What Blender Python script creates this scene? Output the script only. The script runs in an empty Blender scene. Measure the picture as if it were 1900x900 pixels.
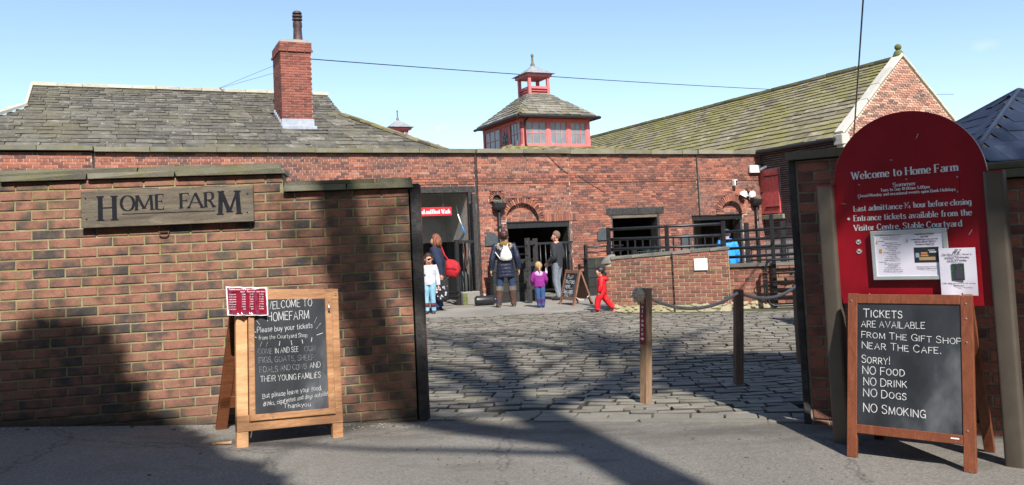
import bpy, bmesh, math, random
import numpy as np
from mathutils import Matrix, Vector, noise
random.seed(7)
SC = bpy.context.scene
COL = SC.collection
R = math.radians
# ------------------------------------------------------------------ camera
cam_d = bpy.data.cameras.new("camera"); cam = bpy.data.objects.new("camera", cam_d); COL.objects.link(cam)
ROLL, PITCH = R(2.70), math.atan(78 / 1533)
_fw = Vector((0, math.cos(PITCH), math.sin(PITCH))); _u0 = Vector((0, -math.sin(PITCH), math.cos(PITCH))); _r0 = Vector((1, 0, 0))
_rt = _r0 * math.cos(ROLL) - _u0 * math.sin(ROLL); _up = _r0 * math.sin(ROLL) + _u0 * math.cos(ROLL)
EYE = Vector((0, 0, 1.45))
cam.matrix_world = Matrix(((_rt.x, _up.x, -_fw.x, EYE.x), (_rt.y, _up.y, -_fw.y, EYE.y), (_rt.z, _up.z, -_fw.z, EYE.z), (0, 0, 0, 1)))
cam_d.sensor_width = 36; cam_d.lens = 36 * 1533 / 1900; cam_d.shift_y = -80 / 1900
cam_d.clip_start = .05; cam_d.clip_end = 2000
SC.camera = cam
# ------------------------------------------------------------------ sky, sun, exposure
SUN_EL, SUN_AZ = R(45), R(16)          # sun stands behind the camera, 16 degrees to the right
sun_dir = Vector((math.sin(SUN_AZ) * math.cos(SUN_EL), -math.cos(SUN_AZ) * math.cos(SUN_EL), math.sin(SUN_EL)))
W = bpy.data.worlds.new("World"); SC.world = W; W.use_nodes = True
wn = W.node_tree; wn.nodes.clear()
sky = wn.nodes.new("ShaderNodeTexSky"); sky.sky_type = 'NISHITA'; sky.sun_disc = False
sky.sun_elevation = SUN_EL; sky.sun_rotation = math.atan2(sun_dir.x, sun_dir.y)
sky.air_density = 1.0; sky.dust_density = .6; sky.ozone_density = 1.4; sky.altitude = 50
bg = wn.nodes.new("ShaderNodeBackground"); bg.inputs[1].default_value = .132
wo = wn.nodes.new("ShaderNodeOutputWorld")
tc = wn.nodes.new("ShaderNodeTexCoord"); last = sky.outputs[0]
for cdir, wx, wz, amt in (((.4976, .8486, .1799), .022, .008, .12), ((-.082, .9867, .1404), .016, .004, .14)):     # two faint wisps of cloud
    mp = wn.nodes.new("ShaderNodeMapping"); mp.inputs[1].default_value = [-c for c in cdir]; wn.links.new(tc.outputs['Generated'], mp.inputs[0])
    m2 = wn.nodes.new("ShaderNodeVectorMath"); m2.operation = 'MULTIPLY'; m2.inputs[1].default_value = (1 / wx, 1 / wx, 1 / wz); wn.links.new(mp.outputs[0], m2.inputs[0])
    ln = wn.nodes.new("ShaderNodeVectorMath"); ln.operation = 'LENGTH'; wn.links.new(m2.outputs[0], ln.inputs[0])
    nz = wn.nodes.new("ShaderNodeTexNoise"); nz.inputs['Scale'].default_value = 90; nz.inputs['Detail'].default_value = 5; wn.links.new(tc.outputs['Generated'], nz.inputs['Vector'])
    ad = wn.nodes.new("ShaderNodeMath"); ad.operation = 'MULTIPLY_ADD'; wn.links.new(nz.outputs[0], ad.inputs[0]); ad.inputs[1].default_value = 1.6; wn.links.new(ln.outputs['Value'], ad.inputs[2])
    rp = wn.nodes.new("ShaderNodeMapRange"); wn.links.new(ad.outputs[0], rp.inputs[0]); rp.inputs[1].default_value = 1.7; rp.inputs[2].default_value = .6; rp.inputs[3].default_value = 0; rp.inputs[4].default_value = amt
    mx = wn.nodes.new("ShaderNodeMix"); mx.data_type = 'RGBA'; wn.links.new(rp.outputs[0], mx.inputs[0]); wn.links.new(last, mx.inputs[6]); mx.inputs[7].default_value = (7.5, 6.6, 6.9, 1); last = mx.outputs[2]
wn.links.new(last, bg.inputs[0]); wn.links.new(bg.outputs[0], wo.inputs[0])
sl = bpy.data.lights.new("sun", 'SUN'); sl.energy = 5.0; sl.angle = R(.6); sl.color = (1, .95, .875)
so = bpy.data.objects.new("sun", sl); COL.objects.link(so); so.rotation_euler = (-sun_dir).to_track_quat('-Z', 'Y').to_euler(); so.location = (6, -14, 30)
SC.view_settings.view_transform = 'Standard'; SC.view_settings.look = 'None'
SC.view_settings.exposure = 0.62; SC.view_settings.gamma = 1
SC.cycles.max_bounces = 6; SC.cycles.diffuse_bounces = 3; SC.cycles.glossy_bounces = 3; SC.cycles.transparent_max_bounces = 8
# ------------------------------------------------------------------ mesh helpers
class MB:
    def __init__(s): s.v = []; s.f = []
    def add(s, vs, fs):
        n = len(s.v); s.v += [tuple(v) for v in vs]; s.f += [tuple(i + n for i in f) for f in fs]; return s
    def box(s, x0, x1, y0, y1, z0, z1, M=None):
        vs = [Vector((x, y, z)) for z in (z0, z1) for y in (y0, y1) for x in (x0, x1)]
        if M is not None: vs = [M @ v for v in vs]
        return s.add(vs, [(0, 2, 3, 1), (4, 5, 7, 6), (0, 1, 5, 4), (2, 6, 7, 3), (0, 4, 6, 2), (1, 3, 7, 5)])
    def prism(s, pts, y0, y1):
        """outline in x,z extruded along y (pts counter-clockwise seen from -y)"""
        n = len(pts); vs = [(x, y0, z) for x, z in pts] + [(x, y1, z) for x, z in pts]
        return s.add(vs, [tuple(range(n)), tuple(range(2 * n - 1, n - 1, -1))] + [(i + n, (i + 1) % n + n, (i + 1) % n, i)[::1] for i in range(n)])
    def tube(s, pts, rad, n=10, cap=True, ell=None):
        pts = [Vector(p) for p in pts]
        if not hasattr(rad, '__len__'): rad = [rad] * len(pts)
        ref = None; vs = []
        for i, p in enumerate(pts):
            d = (pts[min(i + 1, len(pts) - 1)] - pts[max(i - 1, 0)]).normalized()
            if ref is None: ref = d.orthogonal().normalized() if abs(d.z) < .95 else Vector((1, 0, 0))
            a = (ref - d * ref.dot(d)).normalized(); b = d.cross(a); ref = a
            for k in range(n):
                t = 2 * math.pi * k / n; vs.append(p + a * math.cos(t) * rad[i] + b * math.sin(t) * rad[i] * (ell or 1))
        fs = [(i * n + k, i * n + (k + 1) % n, (i + 1) * n + (k + 1) % n, (i + 1) * n + k) for i in range(len(pts) - 1) for k in range(n)]
        if cap: fs += [tuple(range(n - 1, -1, -1)), tuple((len(pts) - 1) * n + k for k in range(n))]
        return s.add(vs, fs)
    def loft(s, rings, n=20, cap=True, M=None):
        """rings: (cx,cy,cz,rx,ry[,power])"""
        vs = []
        for r in rings:
            pw = r[5] if len(r) > 5 else 1
            for k in range(n):
                t = 2 * math.pi * k / n; c, q = math.cos(t), math.sin(t)
                c = math.copysign(abs(c) ** pw, c); q = math.copysign(abs(q) ** pw, q)
                vs.append(Vector((r[0] + r[3] * c, r[1] + r[4] * q, r[2])))
        if M is not None: vs = [M @ v for v in vs]
        m = len(rings)
        fs = [(i * n + k, i * n + (k + 1) % n, (i + 1) * n + (k + 1) % n, (i + 1) * n + k) for i in range(m - 1) for k in range(n)]
        if cap: fs += [tuple(range(n - 1, -1, -1)), tuple((m - 1) * n + k for k in range(n))]
        return s.add(vs, fs)
    def ball(s, c, r, n=12, m=8, sc=(1, 1, 1), jit=0):
        rings = []
        for i in range(m + 1):
            a = -math.pi / 2 + math.pi * i / m; q = max(math.cos(a), .02)
            j = 1 + random.uniform(-jit, jit)
            rings.append((c[0], c[1], c[2] + r * sc[2] * math.sin(a), r * sc[0] * q * j, r * sc[1] * q * j))
        return s.loft(rings, n)
    def mesh(s, name):
        me = bpy.data.meshes.new(name); me.from_pydata([tuple(v) for v in s.v], [], s.f); me.update(); return me
    def build(s, name, mat, parent=None, bevel=0, smooth=False, kind=None, label=None, rnd=False):
        me = s.mesh(name)
        bm = bmesh.new(); bm.from_mesh(me)
        bmesh.ops.recalc_face_normals(bm, faces=bm.faces)
        if bevel:
            es = [e for e in bm.edges if len(e.link_faces) == 2 and e.calc_face_angle(0) > .6]
            bmesh.ops.bevel(bm, geom=es, offset=bevel, segments=1, affect='EDGES', clamp_overlap=True)
        bm.to_mesh(me); bm.free()
        if smooth:
            me.polygons.foreach_set('use_smooth', [True] * len(me.polygons))
            if smooth != True: me.set_sharp_from_angle(angle=smooth)
        me.materials.append(mat)
        return link(name, me, parent, kind, label)
def link(name, me, parent=None, kind=None, label=None):
    o = bpy.data.objects.new(name, me); COL.objects.link(o)
    if parent is not None: o.parent = parent
    if kind: o['kind'] = kind
    if label: o['label'] = label
    return o
def frame(x, y, ang=0, z=0): return Matrix.Translation((x, y, z)) @ Matrix.Rotation(R(ang), 4, 'Z')
def thing(name, label, cat, M=None, group=None):
    o = bpy.data.objects.new(name, None); COL.objects.link(o); o.empty_display_size = .2
    o.matrix_world = M if M is not None else Matrix()
    o['label'] = label; o['category'] = cat
    if group: o['group'] = group
    return o
def tag(o, label, cat, M=None, group=None):
    o['label'] = label; o['category'] = cat
    if group: o['group'] = group
    if M is not None: o.matrix_world = M
    return o
def wmat(o):
    m = o.matrix_local.copy() if o.parent is None else o.matrix_basis.copy()
    return wmat(o.parent) @ m if o.parent is not None else m
def set_rnd(me, val=None):
    a = me.attributes.new('rnd', 'FLOAT', 'FACE'); n = len(me.polygons)
    a.data.foreach_set('value', np.full(n, val, dtype=np.float32) if np.isscalar(val) else np.asarray(val, dtype=np.float32))
# unit pieces: box -.5...5; the outer face (-y) chamfered, back left off
def piece_mesh(name, k, mat, ch=(.03, .08), jit=0.0, axis='-y', bulge=0.0, drop=None):
    rr = random.Random(k * 13 + 5); cx, cz = ch
    J = lambda s: rr.uniform(-jit, jit) * s
    o = [(-.5, -.5), (.5, -.5), (.5, .5), (-.5, .5)]
    if cx == 0:
        vs = [(x, .5, z) for x, z in o] + [(x, -.5, z) for x, z in o]
        fs = [(0 + i, (i + 1) % 4, 4 + (i + 1) % 4, 4 + i) for i in range(4)] + [(4, 5, 6, 7)]
    else:
        oj = [(x + J(1), z + J(2.4)) for x, z in o]
        dy = drop or max(cx, .05)
        vs = [(x, .5, z) for x, z in o] + [(x, -.5 + dy, z) for x, z in oj] + [(x * (1 - 2 * cx * rr.uniform(.7, 1.5)), -.5 + J(.8), z * (1 - 2 * cz * rr.uniform(.7, 1.4))) for x, z in oj]
        fs = [(i, (i + 1) % 4, 4 + (i + 1) % 4, 4 + i) for i in range(4)] + [(4 + i, 4 + (i + 1) % 4, 8 + (i + 1) % 4, 8 + i) for i in range(4)]
        if bulge:
            vs.append((J(1), -.5 - bulge, J(1))); fs += [(8 + i, 8 + (i + 1) % 4, 12) for i in range(4)]
        else: fs.append((8, 9, 10, 11))
    if axis == '+z': vs = [(x, z, -y) for x, y, z in vs]
    me = bpy.data.meshes.new(name); me.from_pydata(vs, [], fs)
    bm = bmesh.new(); bm.from_mesh(me)
    bmesh.ops.recalc_face_normals(bm, faces=bm.faces)
    f = max(bm.faces, key=lambda f: (f.calc_center_median().z if axis == '+z' else -f.calc_center_median().y))
    if (f.normal.z if axis == '+z' else -f.normal.y) < 0: bmesh.ops.reverse_faces(bm, faces=bm.faces)
    bm.to_mesh(me); bm.free()
    me.materials.append(mat); set_rnd(me, (k * .381966) % 1); return me
def bx(cx, cy, cz, sx, sy, sz, rot=None):
    M = Matrix.Translation((cx, cy, cz))
    if rot is not None: M = M @ rot
    return M @ Matrix.Diagonal((sx, sy, sz, 1))
def pieces(parent, name, items, metas, keep=300, prefer=None):
    """items: 4x4 matrices in the parent's space. The nearest become objects, the rest one joined part."""
    if not items: return
    Wp = wmat(parent); rr = random.Random(len(items))
    items = sorted(items, key=lambda m: ((Wp @ m.translation) - EYE).length + (0 if prefer is None or prefer(m.translation) else 1000))
    for m in items[:keep]:
        o = bpy.data.objects.new(name, rr.choice(metas)); COL.objects.link(o); o.parent = parent; o.matrix_local = m
    rest = items[keep:]
    if rest:
        data = []
        for me in metas:
            v = np.empty(len(me.vertices) * 3); me.vertices.foreach_get('co', v)
            data.append((v.reshape(-1, 3), [tuple(p.vertices) for p in me.polygons]))
        V, F, A = [], [], []; n = 0
        for m in rest:
            v, f = rr.choice(data); M = np.array(m); V.append(v @ M[:3, :3].T + M[:3, 3])
            F += [tuple(i + n for i in q) for q in f]; A += [rr.random()] * len(f); n += len(v)
        me = bpy.data.meshes.new(name); me.from_pydata(np.concatenate(V).tolist(), [], F)
        me.materials.append(metas[0].materials[0]); set_rnd(me, A)
        link(name, me, parent, 'stuff')
# ------------------------------------------------------------------ materials
class NT:
    def __init__(s, name):
        s.m = bpy.data.materials.new(name); s.m.use_nodes = True; s.t = s.m.node_tree; s.n = s.t.nodes; s.b = s.n['Principled BSDF']
    def new(s, typ, **k):
        n = s.n.new(typ)
        for a, b in k.items(): setattr(n, a, b)
        return n
    def link(s, a, b): s.t.links.new(a, b)
    def val(s, sock, v):
        if hasattr(v, 'links') or hasattr(v, 'is_linked'): s.link(v, sock)
        else: sock.default_value = v
    def coord(s, kind='pos'):
        if kind == 'pos': return s.new('ShaderNodeNewGeometry').outputs['Position']
        return s.new('ShaderNodeTexCoord').outputs['Object']
    def mapping(s, vec, scale=(1, 1, 1), rot=(0, 0, 0)):
        m = s.new('ShaderNodeMapping'); s.link(vec, m.inputs[0]); m.inputs[3].default_value = scale; m.inputs[2].default_value = rot; return m.outputs[0]
    def noise(s, vec, scale, detail=4, rough=.55, w=None, dist=0):
        n = s.new('ShaderNodeTexNoise'); 
        if w is not None: n.noise_dimensions = '4D'; s.val(n.inputs['W'], w)
        s.link(vec, n.inputs['Vector']); n.inputs['Scale'].default_value = scale; n.inputs['Detail'].default_value = detail
        n.inputs['Roughness'].default_value = rough; n.inputs['Distortion'].default_value = dist; return n.outputs[0]
    def math(s, op, a, b=0.0, clamp=False):
        n = s.new('ShaderNodeMath', operation=op, use_clamp=clamp); s.val(n.inputs[0], a); s.val(n.inputs[1], b); return n.outputs[0]
    def ramp(s, fac, stops, interp='LINEAR'):
        n = s.new('ShaderNodeValToRGB'); s.link(fac, n.inputs[0]); e = n.color_ramp.elements; n.color_ramp.interpolation = interp
        while len(e) < len(stops): e.new(.5)
        for i, (p, c) in enumerate(stops):
            e[i].position = p; e[i].color = (c, c, c, 1) if not hasattr(c, '__len__') else (*c, 1)
        return n.outputs[0]
    def mix(s, fac, a, b, mode='MIX'):
        n = s.new('ShaderNodeMix', data_type='RGBA', blend_type=mode); s.val(n.inputs[0], fac)
        s.val(n.inputs[6], a if hasattr(a, 'links') else (*a, 1)); s.val(n.inputs[7], b if hasattr(b, 'links') else (*b, 1)); return n.outputs[2]
    def rnd(s):
        a = s.new('ShaderNodeAttribute', attribute_name='rnd').outputs['Fac']; o = s.new('ShaderNodeObjectInfo').outputs['Random']
        return s.math('FRACT', s.math('ADD', a, o))
    def bump(s, h, strength=.5, dist=.01):
        n = s.new('ShaderNodeBump'); n.inputs['Strength'].default_value = strength; n.inputs['Distance'].default_value = dist
        s.link(h, n.inputs['Height']); s.link(n.outputs[0], s.b.inputs['Normal'])
    def out(s, col, rough=.85, metal=0, spec=None):
        s.val(s.b.inputs['Base Color'], col if hasattr(col, 'links') else (*col, 1)); s.val(s.b.inputs['Roughness'], rough); s.b.inputs['Metallic'].default_value = metal
        if spec is not None: s.b.inputs['Specular IOR Level'].default_value = spec
        return s.m
def plain(name, c, rough=.7, metal=0, var=.12, scale=6, bump=.15, bs=60, bd=.003, spec=None, coord='pos'):
    """one colour, mottled by noise, with a fine relief"""
    t = NT(name); p = t.coord(coord); n = t.noise(p, scale, 5, .6)
    a = tuple(x * (1 - var) for x in c); b = tuple(min(1, x * (1 + var)) for x in c)
    col = t.mix(t.ramp(n, [(.3, 0.), (.7, 1.)]), a, b)
    if bump: t.bump(t.noise(p, bs, 3), bump, bd)
    return t.out(col, rough, metal, spec)
def damp(t, p, col):      # rising damp and splashed dirt at the foot of the wall
    s = t.new('ShaderNodeSeparateXYZ'); t.link(p, s.inputs[0])
    h = t.math('ADD', s.outputs[2], t.math('MULTIPLY', t.math('MINIMUM', t.math('ADD', s.outputs[0], .95), 0.), .075))
    h = t.math('ADD', h, t.math('MULTIPLY', t.noise(p, 3.5, 5, .65), .22))
    return t.mix(t.ramp(h, [(.13, .85), (.21, .25), (.42, 0.)]), col, (.045, .042, .03))
def brick_mat(name, stops, moss=0., smudge=.5, scale=9, dirt=(.06, .055, .05), dirt_amt=.0, bumps=.5, bscale=70, top_dark=None, light=0, spec=None):
    t = NT(name); p = t.coord(); r = t.rnd(); r10 = t.math('MULTIPLY', r, 37.)
    n = t.noise(p, scale, 3, .5, w=r10)
    f = t.math('ADD', t.math('MULTIPLY', t.ramp(n, [(.33, 0.), (.67, 1.)]), smudge), t.math('MULTIPLY', r, 1 - smudge))
    col = t.ramp(f, stops)
    fine = t.noise(p, 120, 4, .7)
    col = t.mix(.55, col, t.ramp(fine, [(.3, .35), (.7, .95)]), 'OVERLAY')
    if moss: col = t.mix(t.math('MULTIPLY', t.ramp(t.noise(p, 1.7, 5, .65), [(.5, 0.), (.68, 1.)]), moss), col, (.17, .16, .06))
    if dirt_amt: col = t.mix(t.math('MULTIPLY', t.ramp(t.noise(p, .7, 6, .7), [(.42, 0.), (.62, 1.)]), dirt_amt), col, dirt)
    if light: col = t.mix(t.math('MULTIPLY', t.ramp(t.noise(p, 30, 5, .75), [(.62, 0.), (.7, 1.)]), light), col, (.55, .52, .45))
    t.bump(t.math('ADD', t.noise(p, bscale, 5, .7), t.noise(p, bscale * .25, 2)), bumps, .006)
    if name == 'front_brick': col = damp(t, p, col)
    return t.out(col, .88, 0, spec)
def wood(name, dark, lightc, scale=3, rough=.6, knots=0, coord='obj', axis=(1, 9, 9), bump=.25, weather=None):
    t = NT(name); p = t.coord(coord); q = t.mapping(p, axis)
    n = t.noise(q, scale, 7, .65, dist=1.2); g = t.noise(t.mapping(p, tuple(a * 5 for a in axis)), scale * 2, 3)
    col = t.mix(t.ramp(n, [(.3, 0.), (.72, 1.)]), dark, lightc)
    col = t.mix(.35, col, t.ramp(g, [(.3, .3), (.7, .9)]), 'OVERLAY')
    if knots:
        v = t.new('ShaderNodeTexVoronoi'); t.link(p, v.inputs['Vector']); v.inputs['Scale'].default_value = knots
        col = t.mix(t.ramp(v.outputs['Distance'], [(.06, 1.), (.13, 0.)]), col, tuple(x * .3 for x in dark))
    if weather: col = t.mix(t.ramp(t.noise(p, 5, 5, .7), [(.45, 0.), (.65, 1.)]), col, weather)
    t.bump(g, bump, .003); return t.out(col, rough)
MT = {}
MT['front_brick'] = brick_mat('front_brick', [(.10, (.042, .036, .036)), (.32, (.082, .057, .046)), (.48, (.162, .076, .053)), (.72, (.235, .106, .072)), (.95, (.170, .108, .064))], moss=.22, smudge=.7, scale=7.5, light=.2)
MT['pier_brick'] = brick_mat('pier_brick', [(.1, (.05, .03, .028)), (.4, (.14, .06, .045)), (.7, (.24, .09, .06)), (.95, (.29, .11, .07))], moss=.1, smudge=.55, scale=6, bumps=.9)
MT['yard_brick'] = brick_mat('yard_brick', [(.05, (.055, .033, .031)), (.25, (.13, .052, .042)), (.5, (.25, .086, .055)), (.8, (.335, .122, .072)), (.97, (.38, .20, .135))], smudge=.3, scale=5, dirt=(.11, .06, .048), dirt_amt=.6, bumps=.35)
MT['chimney_brick'] = brick_mat('chimney_brick', [(.05, (.09, .035, .03)), (.4, (.21, .065, .045)), (.9, (.28, .095, .065))], smudge=.35, scale=5, dirt=(.10, .05, .045), dirt_amt=.4)
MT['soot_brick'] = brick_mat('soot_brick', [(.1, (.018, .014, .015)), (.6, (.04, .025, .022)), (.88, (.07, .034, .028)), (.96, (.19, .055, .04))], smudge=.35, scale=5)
MT['gable_brick'] = brick_mat('gable_brick', [(.05, (.10, .06, .055)), (.35, (.30, .15, .11)), (.7, (.44, .21, .15)), (.95, (.52, .34, .25))], smudge=.25, scale=4, light=.25)
MT['ramp_brick'] = brick_mat('ramp_brick', [(.05, (.07, .04, .036)), (.3, (.18, .065, .05)), (.7, (.28, .10, .07)), (.95, (.30, .2, .13))], smudge=.4, scale=6, moss=.15, light=.3, dirt_amt=.35)
def mortar(name, c, green=0, var=.3): 
    t = NT(name); p = t.coord(); col = t.mix(t.ramp(t.noise(p, 14, 5, .7), [(.3, 0.), (.7, 1.)]), tuple(x * (1 - var) for x in c), tuple(x * (1 + var) for x in c))
    if green: col = t.mix(t.math('MULTIPLY', t.ramp(t.noise(p, 2.2, 4, .7), [(.4, 0.), (.6, 1.)]), green), col, (.20, .185, .055))
    if name == 'front_mortar': col = damp(t, p, col)
    t.bump(t.noise(p, 90, 4, .8), .8, .006); return t.out(col, .95)
MT['front_mortar'] = mortar('front_mortar', (.30, .27, .165), .7)
MT['pier_mortar'] = mortar('pier_mortar', (.27, .25, .20), .3)
MT['yard_mortar'] = mortar('yard_mortar', (.44, .35, .30))
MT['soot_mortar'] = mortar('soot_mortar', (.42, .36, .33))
MT['gable_mortar'] = mortar('gable_mortar', (.72, .62, .48))
MT['ramp_mortar'] = mortar('ramp_mortar', (.46, .40, .27), .4)
def stone(name, stops, sc=3, moss=None, bumps=.6, spots=0):
    t = NT(name); p = t.coord(); r = t.rnd()
    n = t.noise(p, sc, 6, .65, w=t.math('MULTIPLY', r, 20.))
    f = t.math('ADD', t.math('MULTIPLY', t.ramp(n, [(.3, 0.), (.7, 1.)]), .55), t.math('MULTIPLY', r, .45)); col = t.ramp(f, stops)
    if moss: col = t.mix(t.math('MULTIPLY', t.ramp(t.noise(p, moss[1], 5, .7), [(moss[2] if len(moss) > 2 else .45, 0.), (.62, 1.)]), moss[0]), col, moss[3] if len(moss) > 3 else (.15, .15, .05))
    if spots: col = t.mix(t.math('MULTIPLY', t.ramp(t.noise(p, 9, 6, .8), [(.58, 0.), (.66, 1.)]), spots), col, (.52, .52, .46))
    if name == 'sett':      # earth and moss pressed against the flanks of every sett
        nz = t.new('ShaderNodeSeparateXYZ'); t.link(t.new('ShaderNodeNewGeometry').outputs['True Normal'], nz.inputs[0])
        col = t.mix(t.ramp(nz.outputs[2], [(.80, 1.), (.93, 0.)]), col, t.mix(t.ramp(t.noise(p, 1.4, 5, .7), [(.55, 0.), (.7, 1.)]), (.060, .051, .041), (.065, .07, .034)))
    t.bump(t.math('ADD', t.noise(p, 40, 6, .75), t.noise(p, 9, 3)), bumps, .012); return t.out(col, .9)
MT['coping'] = stone('coping', [(.1, (.10, .095, .075)), (.6, (.19, .18, .135)), (.95, (.26, .24, .18))], moss=(.5, 3, .48, (.17, .16, .05)))
MT['front_coping'] = stone('front_coping', [(.1, (.085, .08, .065)), (.6, (.16, .15, .115)), (.95, (.22, .20, .15))], moss=(.6, 3, .45, (.14, .14, .05)))
MT['slate_roof'] = stone('slate_roof', [(.02, (.036, .032, .027)), (.35, (.074, .067, .054)), (.6, (.112, .103, .083)), (.82, (.165, .152, .124)), (.98, (.33, .29, .23))], sc=4, moss=(.55, .5, .5, (.12, .105, .055)), spots=.6)
MT['barn_slate'] = stone('barn_slate', [(.05, (.075, .063, .045)), (.4, (.17, .145, .095)), (.75, (.26, .225, .15)), (.95, (.42, .37, .28))], sc=3, moss=(.8, .9, .42, (.215, .195, .045)), spots=.25)
MT['ridge_stone'] = stone('ridge_stone', [(.1, (.36, .34, .27)), (.9, (.55, .53, .43))], sc=6)
MT['sett'] = stone('sett', [(.05, (.105, .092, .075)), (.5, (.19, .172, .142)), (.95, (.27, .245, .205))], sc=5, bumps=.9, moss=(.35, 1.2, .52, (.13, .14, .06)))
MT['kerb'] = stone('kerb', [(.05, (.14, .128, .105)), (.9, (.21, .195, .16))], sc=5, bumps=.9)
MT['pale_stone'] = stone('pale_stone', [(.1, (.42, .39, .34)), (.9, (.60, .57, .50))], sc=2)
MT['black_block'] = stone('black_block', [(.1, (.012, .013, .013)), (.9, (.03, .03, .028))], sc=2, moss=(.5, 2, .55, (.05, .055, .02)))
MT['black_paint'] = plain('black_paint', (.016, .016, .018), .38, var=.4, scale=15, bump=.25)
MT['black_timber'] = plain('black_timber', (.03, .028, .027), .75, var=.7, scale=14, bump=.7, bs=40, bd=.01)
MT['red_frame'] = plain('red_frame', (.56, .155, .155), .6, var=.18, scale=8)
MT['red_door'] = plain('red_door', (.50, .085, .08), .55, var=.25, scale=7, bump=.3)
MT['lead'] = plain('lead', (.26, .27, .28), .5, var=.3, scale=8)
MT['lead_flash'] = plain('lead_flash', (.33, .36, .41), .5, var=.2, scale=8)
MT['pot'] = plain('pot', (.06, .032, .03), .6, var=.5, scale=12)
MT['cupola_slate'] = stone('cupola_slate', [(.05, (.08, .07, .055)), (.4, (.16, .145, .115)), (.75, (.25, .235, .20)), (.95, (.42, .40, .35))], sc=3, moss=(.45, .9, .5, (.17, .15, .05)), spots=.3)
MT['blue_slate'] = brick_mat('blue_slate', [(.1, (.016, .024, .045)), (.6, (.024, .034, .060)), (.95, (.034, .046, .074))], smudge=.4, scale=3, bumps=.1, spec=.08)
MT['white_paint'] = plain('white_paint', (.78, .78, .76), .6, var=.06, scale=5)
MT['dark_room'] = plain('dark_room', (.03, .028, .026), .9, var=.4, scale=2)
MT['tan_room'] = plain('tan_room', (.13, .11, .075), .9, var=.3, scale=2)
MT['painted_brick'] = plain('painted_brick', (.40, .40, .39), .8, var=.2, scale=3, bump=.5, bs=20)
MT['concrete'] = stone('concrete', [(.1, (.14, .13, .115)), (.9, (.24, .225, .20))], sc=2, bumps=.5)
MT['steel'] = plain('steel', (.30, .30, .29), .45, metal=.7, var=.2, scale=20)
MT['galv'] = plain('galv', (.33, .33, .32), .55, metal=.3, var=.3, scale=12)
MT['pine'] = wood('pine', (.25, .11, .047), (.46, .255, .125), 3, .5, knots=3.4)
MT['pine_pale'] = wood('pine_pale', (.42, .20, .09), (.62, .38, .19), 3, .5, knots=3)
MT['pine_dark'] = wood('pine_dark', (.10, .03, .012), (.20, .07, .025), 3, .6)
MT['mahogany'] = wood('mahogany', (.125, .038, .019), (.23, .075, .037), 3, .38, axis=(9, 9, 1))
MT['brown_wood'] = wood('brown_wood', (.13, .06, .035), (.28, .14, .085), 3, .5, axis=(9, 9, 1))
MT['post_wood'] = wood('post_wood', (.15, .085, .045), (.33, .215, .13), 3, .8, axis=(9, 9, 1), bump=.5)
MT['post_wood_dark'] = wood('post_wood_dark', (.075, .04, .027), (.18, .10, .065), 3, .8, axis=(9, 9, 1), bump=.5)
MT['grey_wood'] = wood('grey_wood', (.06, .05, .038), (.17, .14, .10), 2.5, .85, axis=(1.2, 9, 8), bump=.6)
MT['carved'] = plain('carved', (.014, .015, .020), .8, var=.25, scale=20, coord='obj', spec=.1)
def chalkboard():
    t = NT('chalkboard'); p = t.coord('obj'); n = t.noise(t.mapping(p, (1, 1, .5)), 3.5, 5, .6)
    t.bump(t.noise(p, 200, 2), .1, .001)
    return t.out(t.ramp(n, [(.35, (.015, .017, .021)), (.55, (.032, .036, .042)), (.72, (.10, .107, .118))]), .5)
MT['chalkboard'] = chalkboard()
def chalk(name, a, b, lo=.35, hi=.6):
    t = NT(name); p = t.coord('obj'); return t.out(t.ramp(t.noise(p, 60, 4, .7), [(lo, a), (hi, b)]), .95)
MT['chalk'] = chalk('chalk', (.25, .26, .28), (.66, .66, .66), .3, .55)
MT['chalk_faint'] = chalk('chalk_faint', (.05, .055, .06), (.34, .35, .37), .36, .62)
MT['sign_red'] = plain('sign_red', (.27, .006, .015), .34, var=.16, scale=3.5, bump=.04, bs=14, bd=.01, spec=.45)
MT['tag_red'] = plain('tag_red', (.20, .012, .018), .3, var=.1, scale=6, bump=0)
MT['banner_red'] = plain('banner_red', (.62, .02, .03), .45, var=.05, bump=0)
MT['sign_white'] = plain('sign_white', (.70, .72, .74), .5, var=.04, bump=0)
MT['post_bronze'] = plain('post_bronze', (.105, .088, .070), .42, metal=.25, var=.12, scale=9, bump=.1, bs=200)
MT['paper'] = plain('paper', (.72, .70, .80), .6, var=.03, bump=0)
MT['print_ink'] = plain('print_ink', (.05, .045, .07), .7, var=.1, bump=0)
MT['aluminium'] = plain('aluminium', (.60, .66, .66), .35, metal=.5, var=.06, bump=0)
MT['rope'] = plain('rope', (.56, .47, .36), .95, var=.2, scale=40, bump=.3, bs=220)
MT['pane'] = plain('pane', (.17, .19, .20), .12, var=.25, scale=3, bump=0, spec=.7)
MT['green_mesh'] = plain('green_mesh', (.04, .13, .10), .6, bump=0)
MT['rust'] = plain('rust', (.12, .035, .02), .8, var=.4, scale=20)
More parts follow.
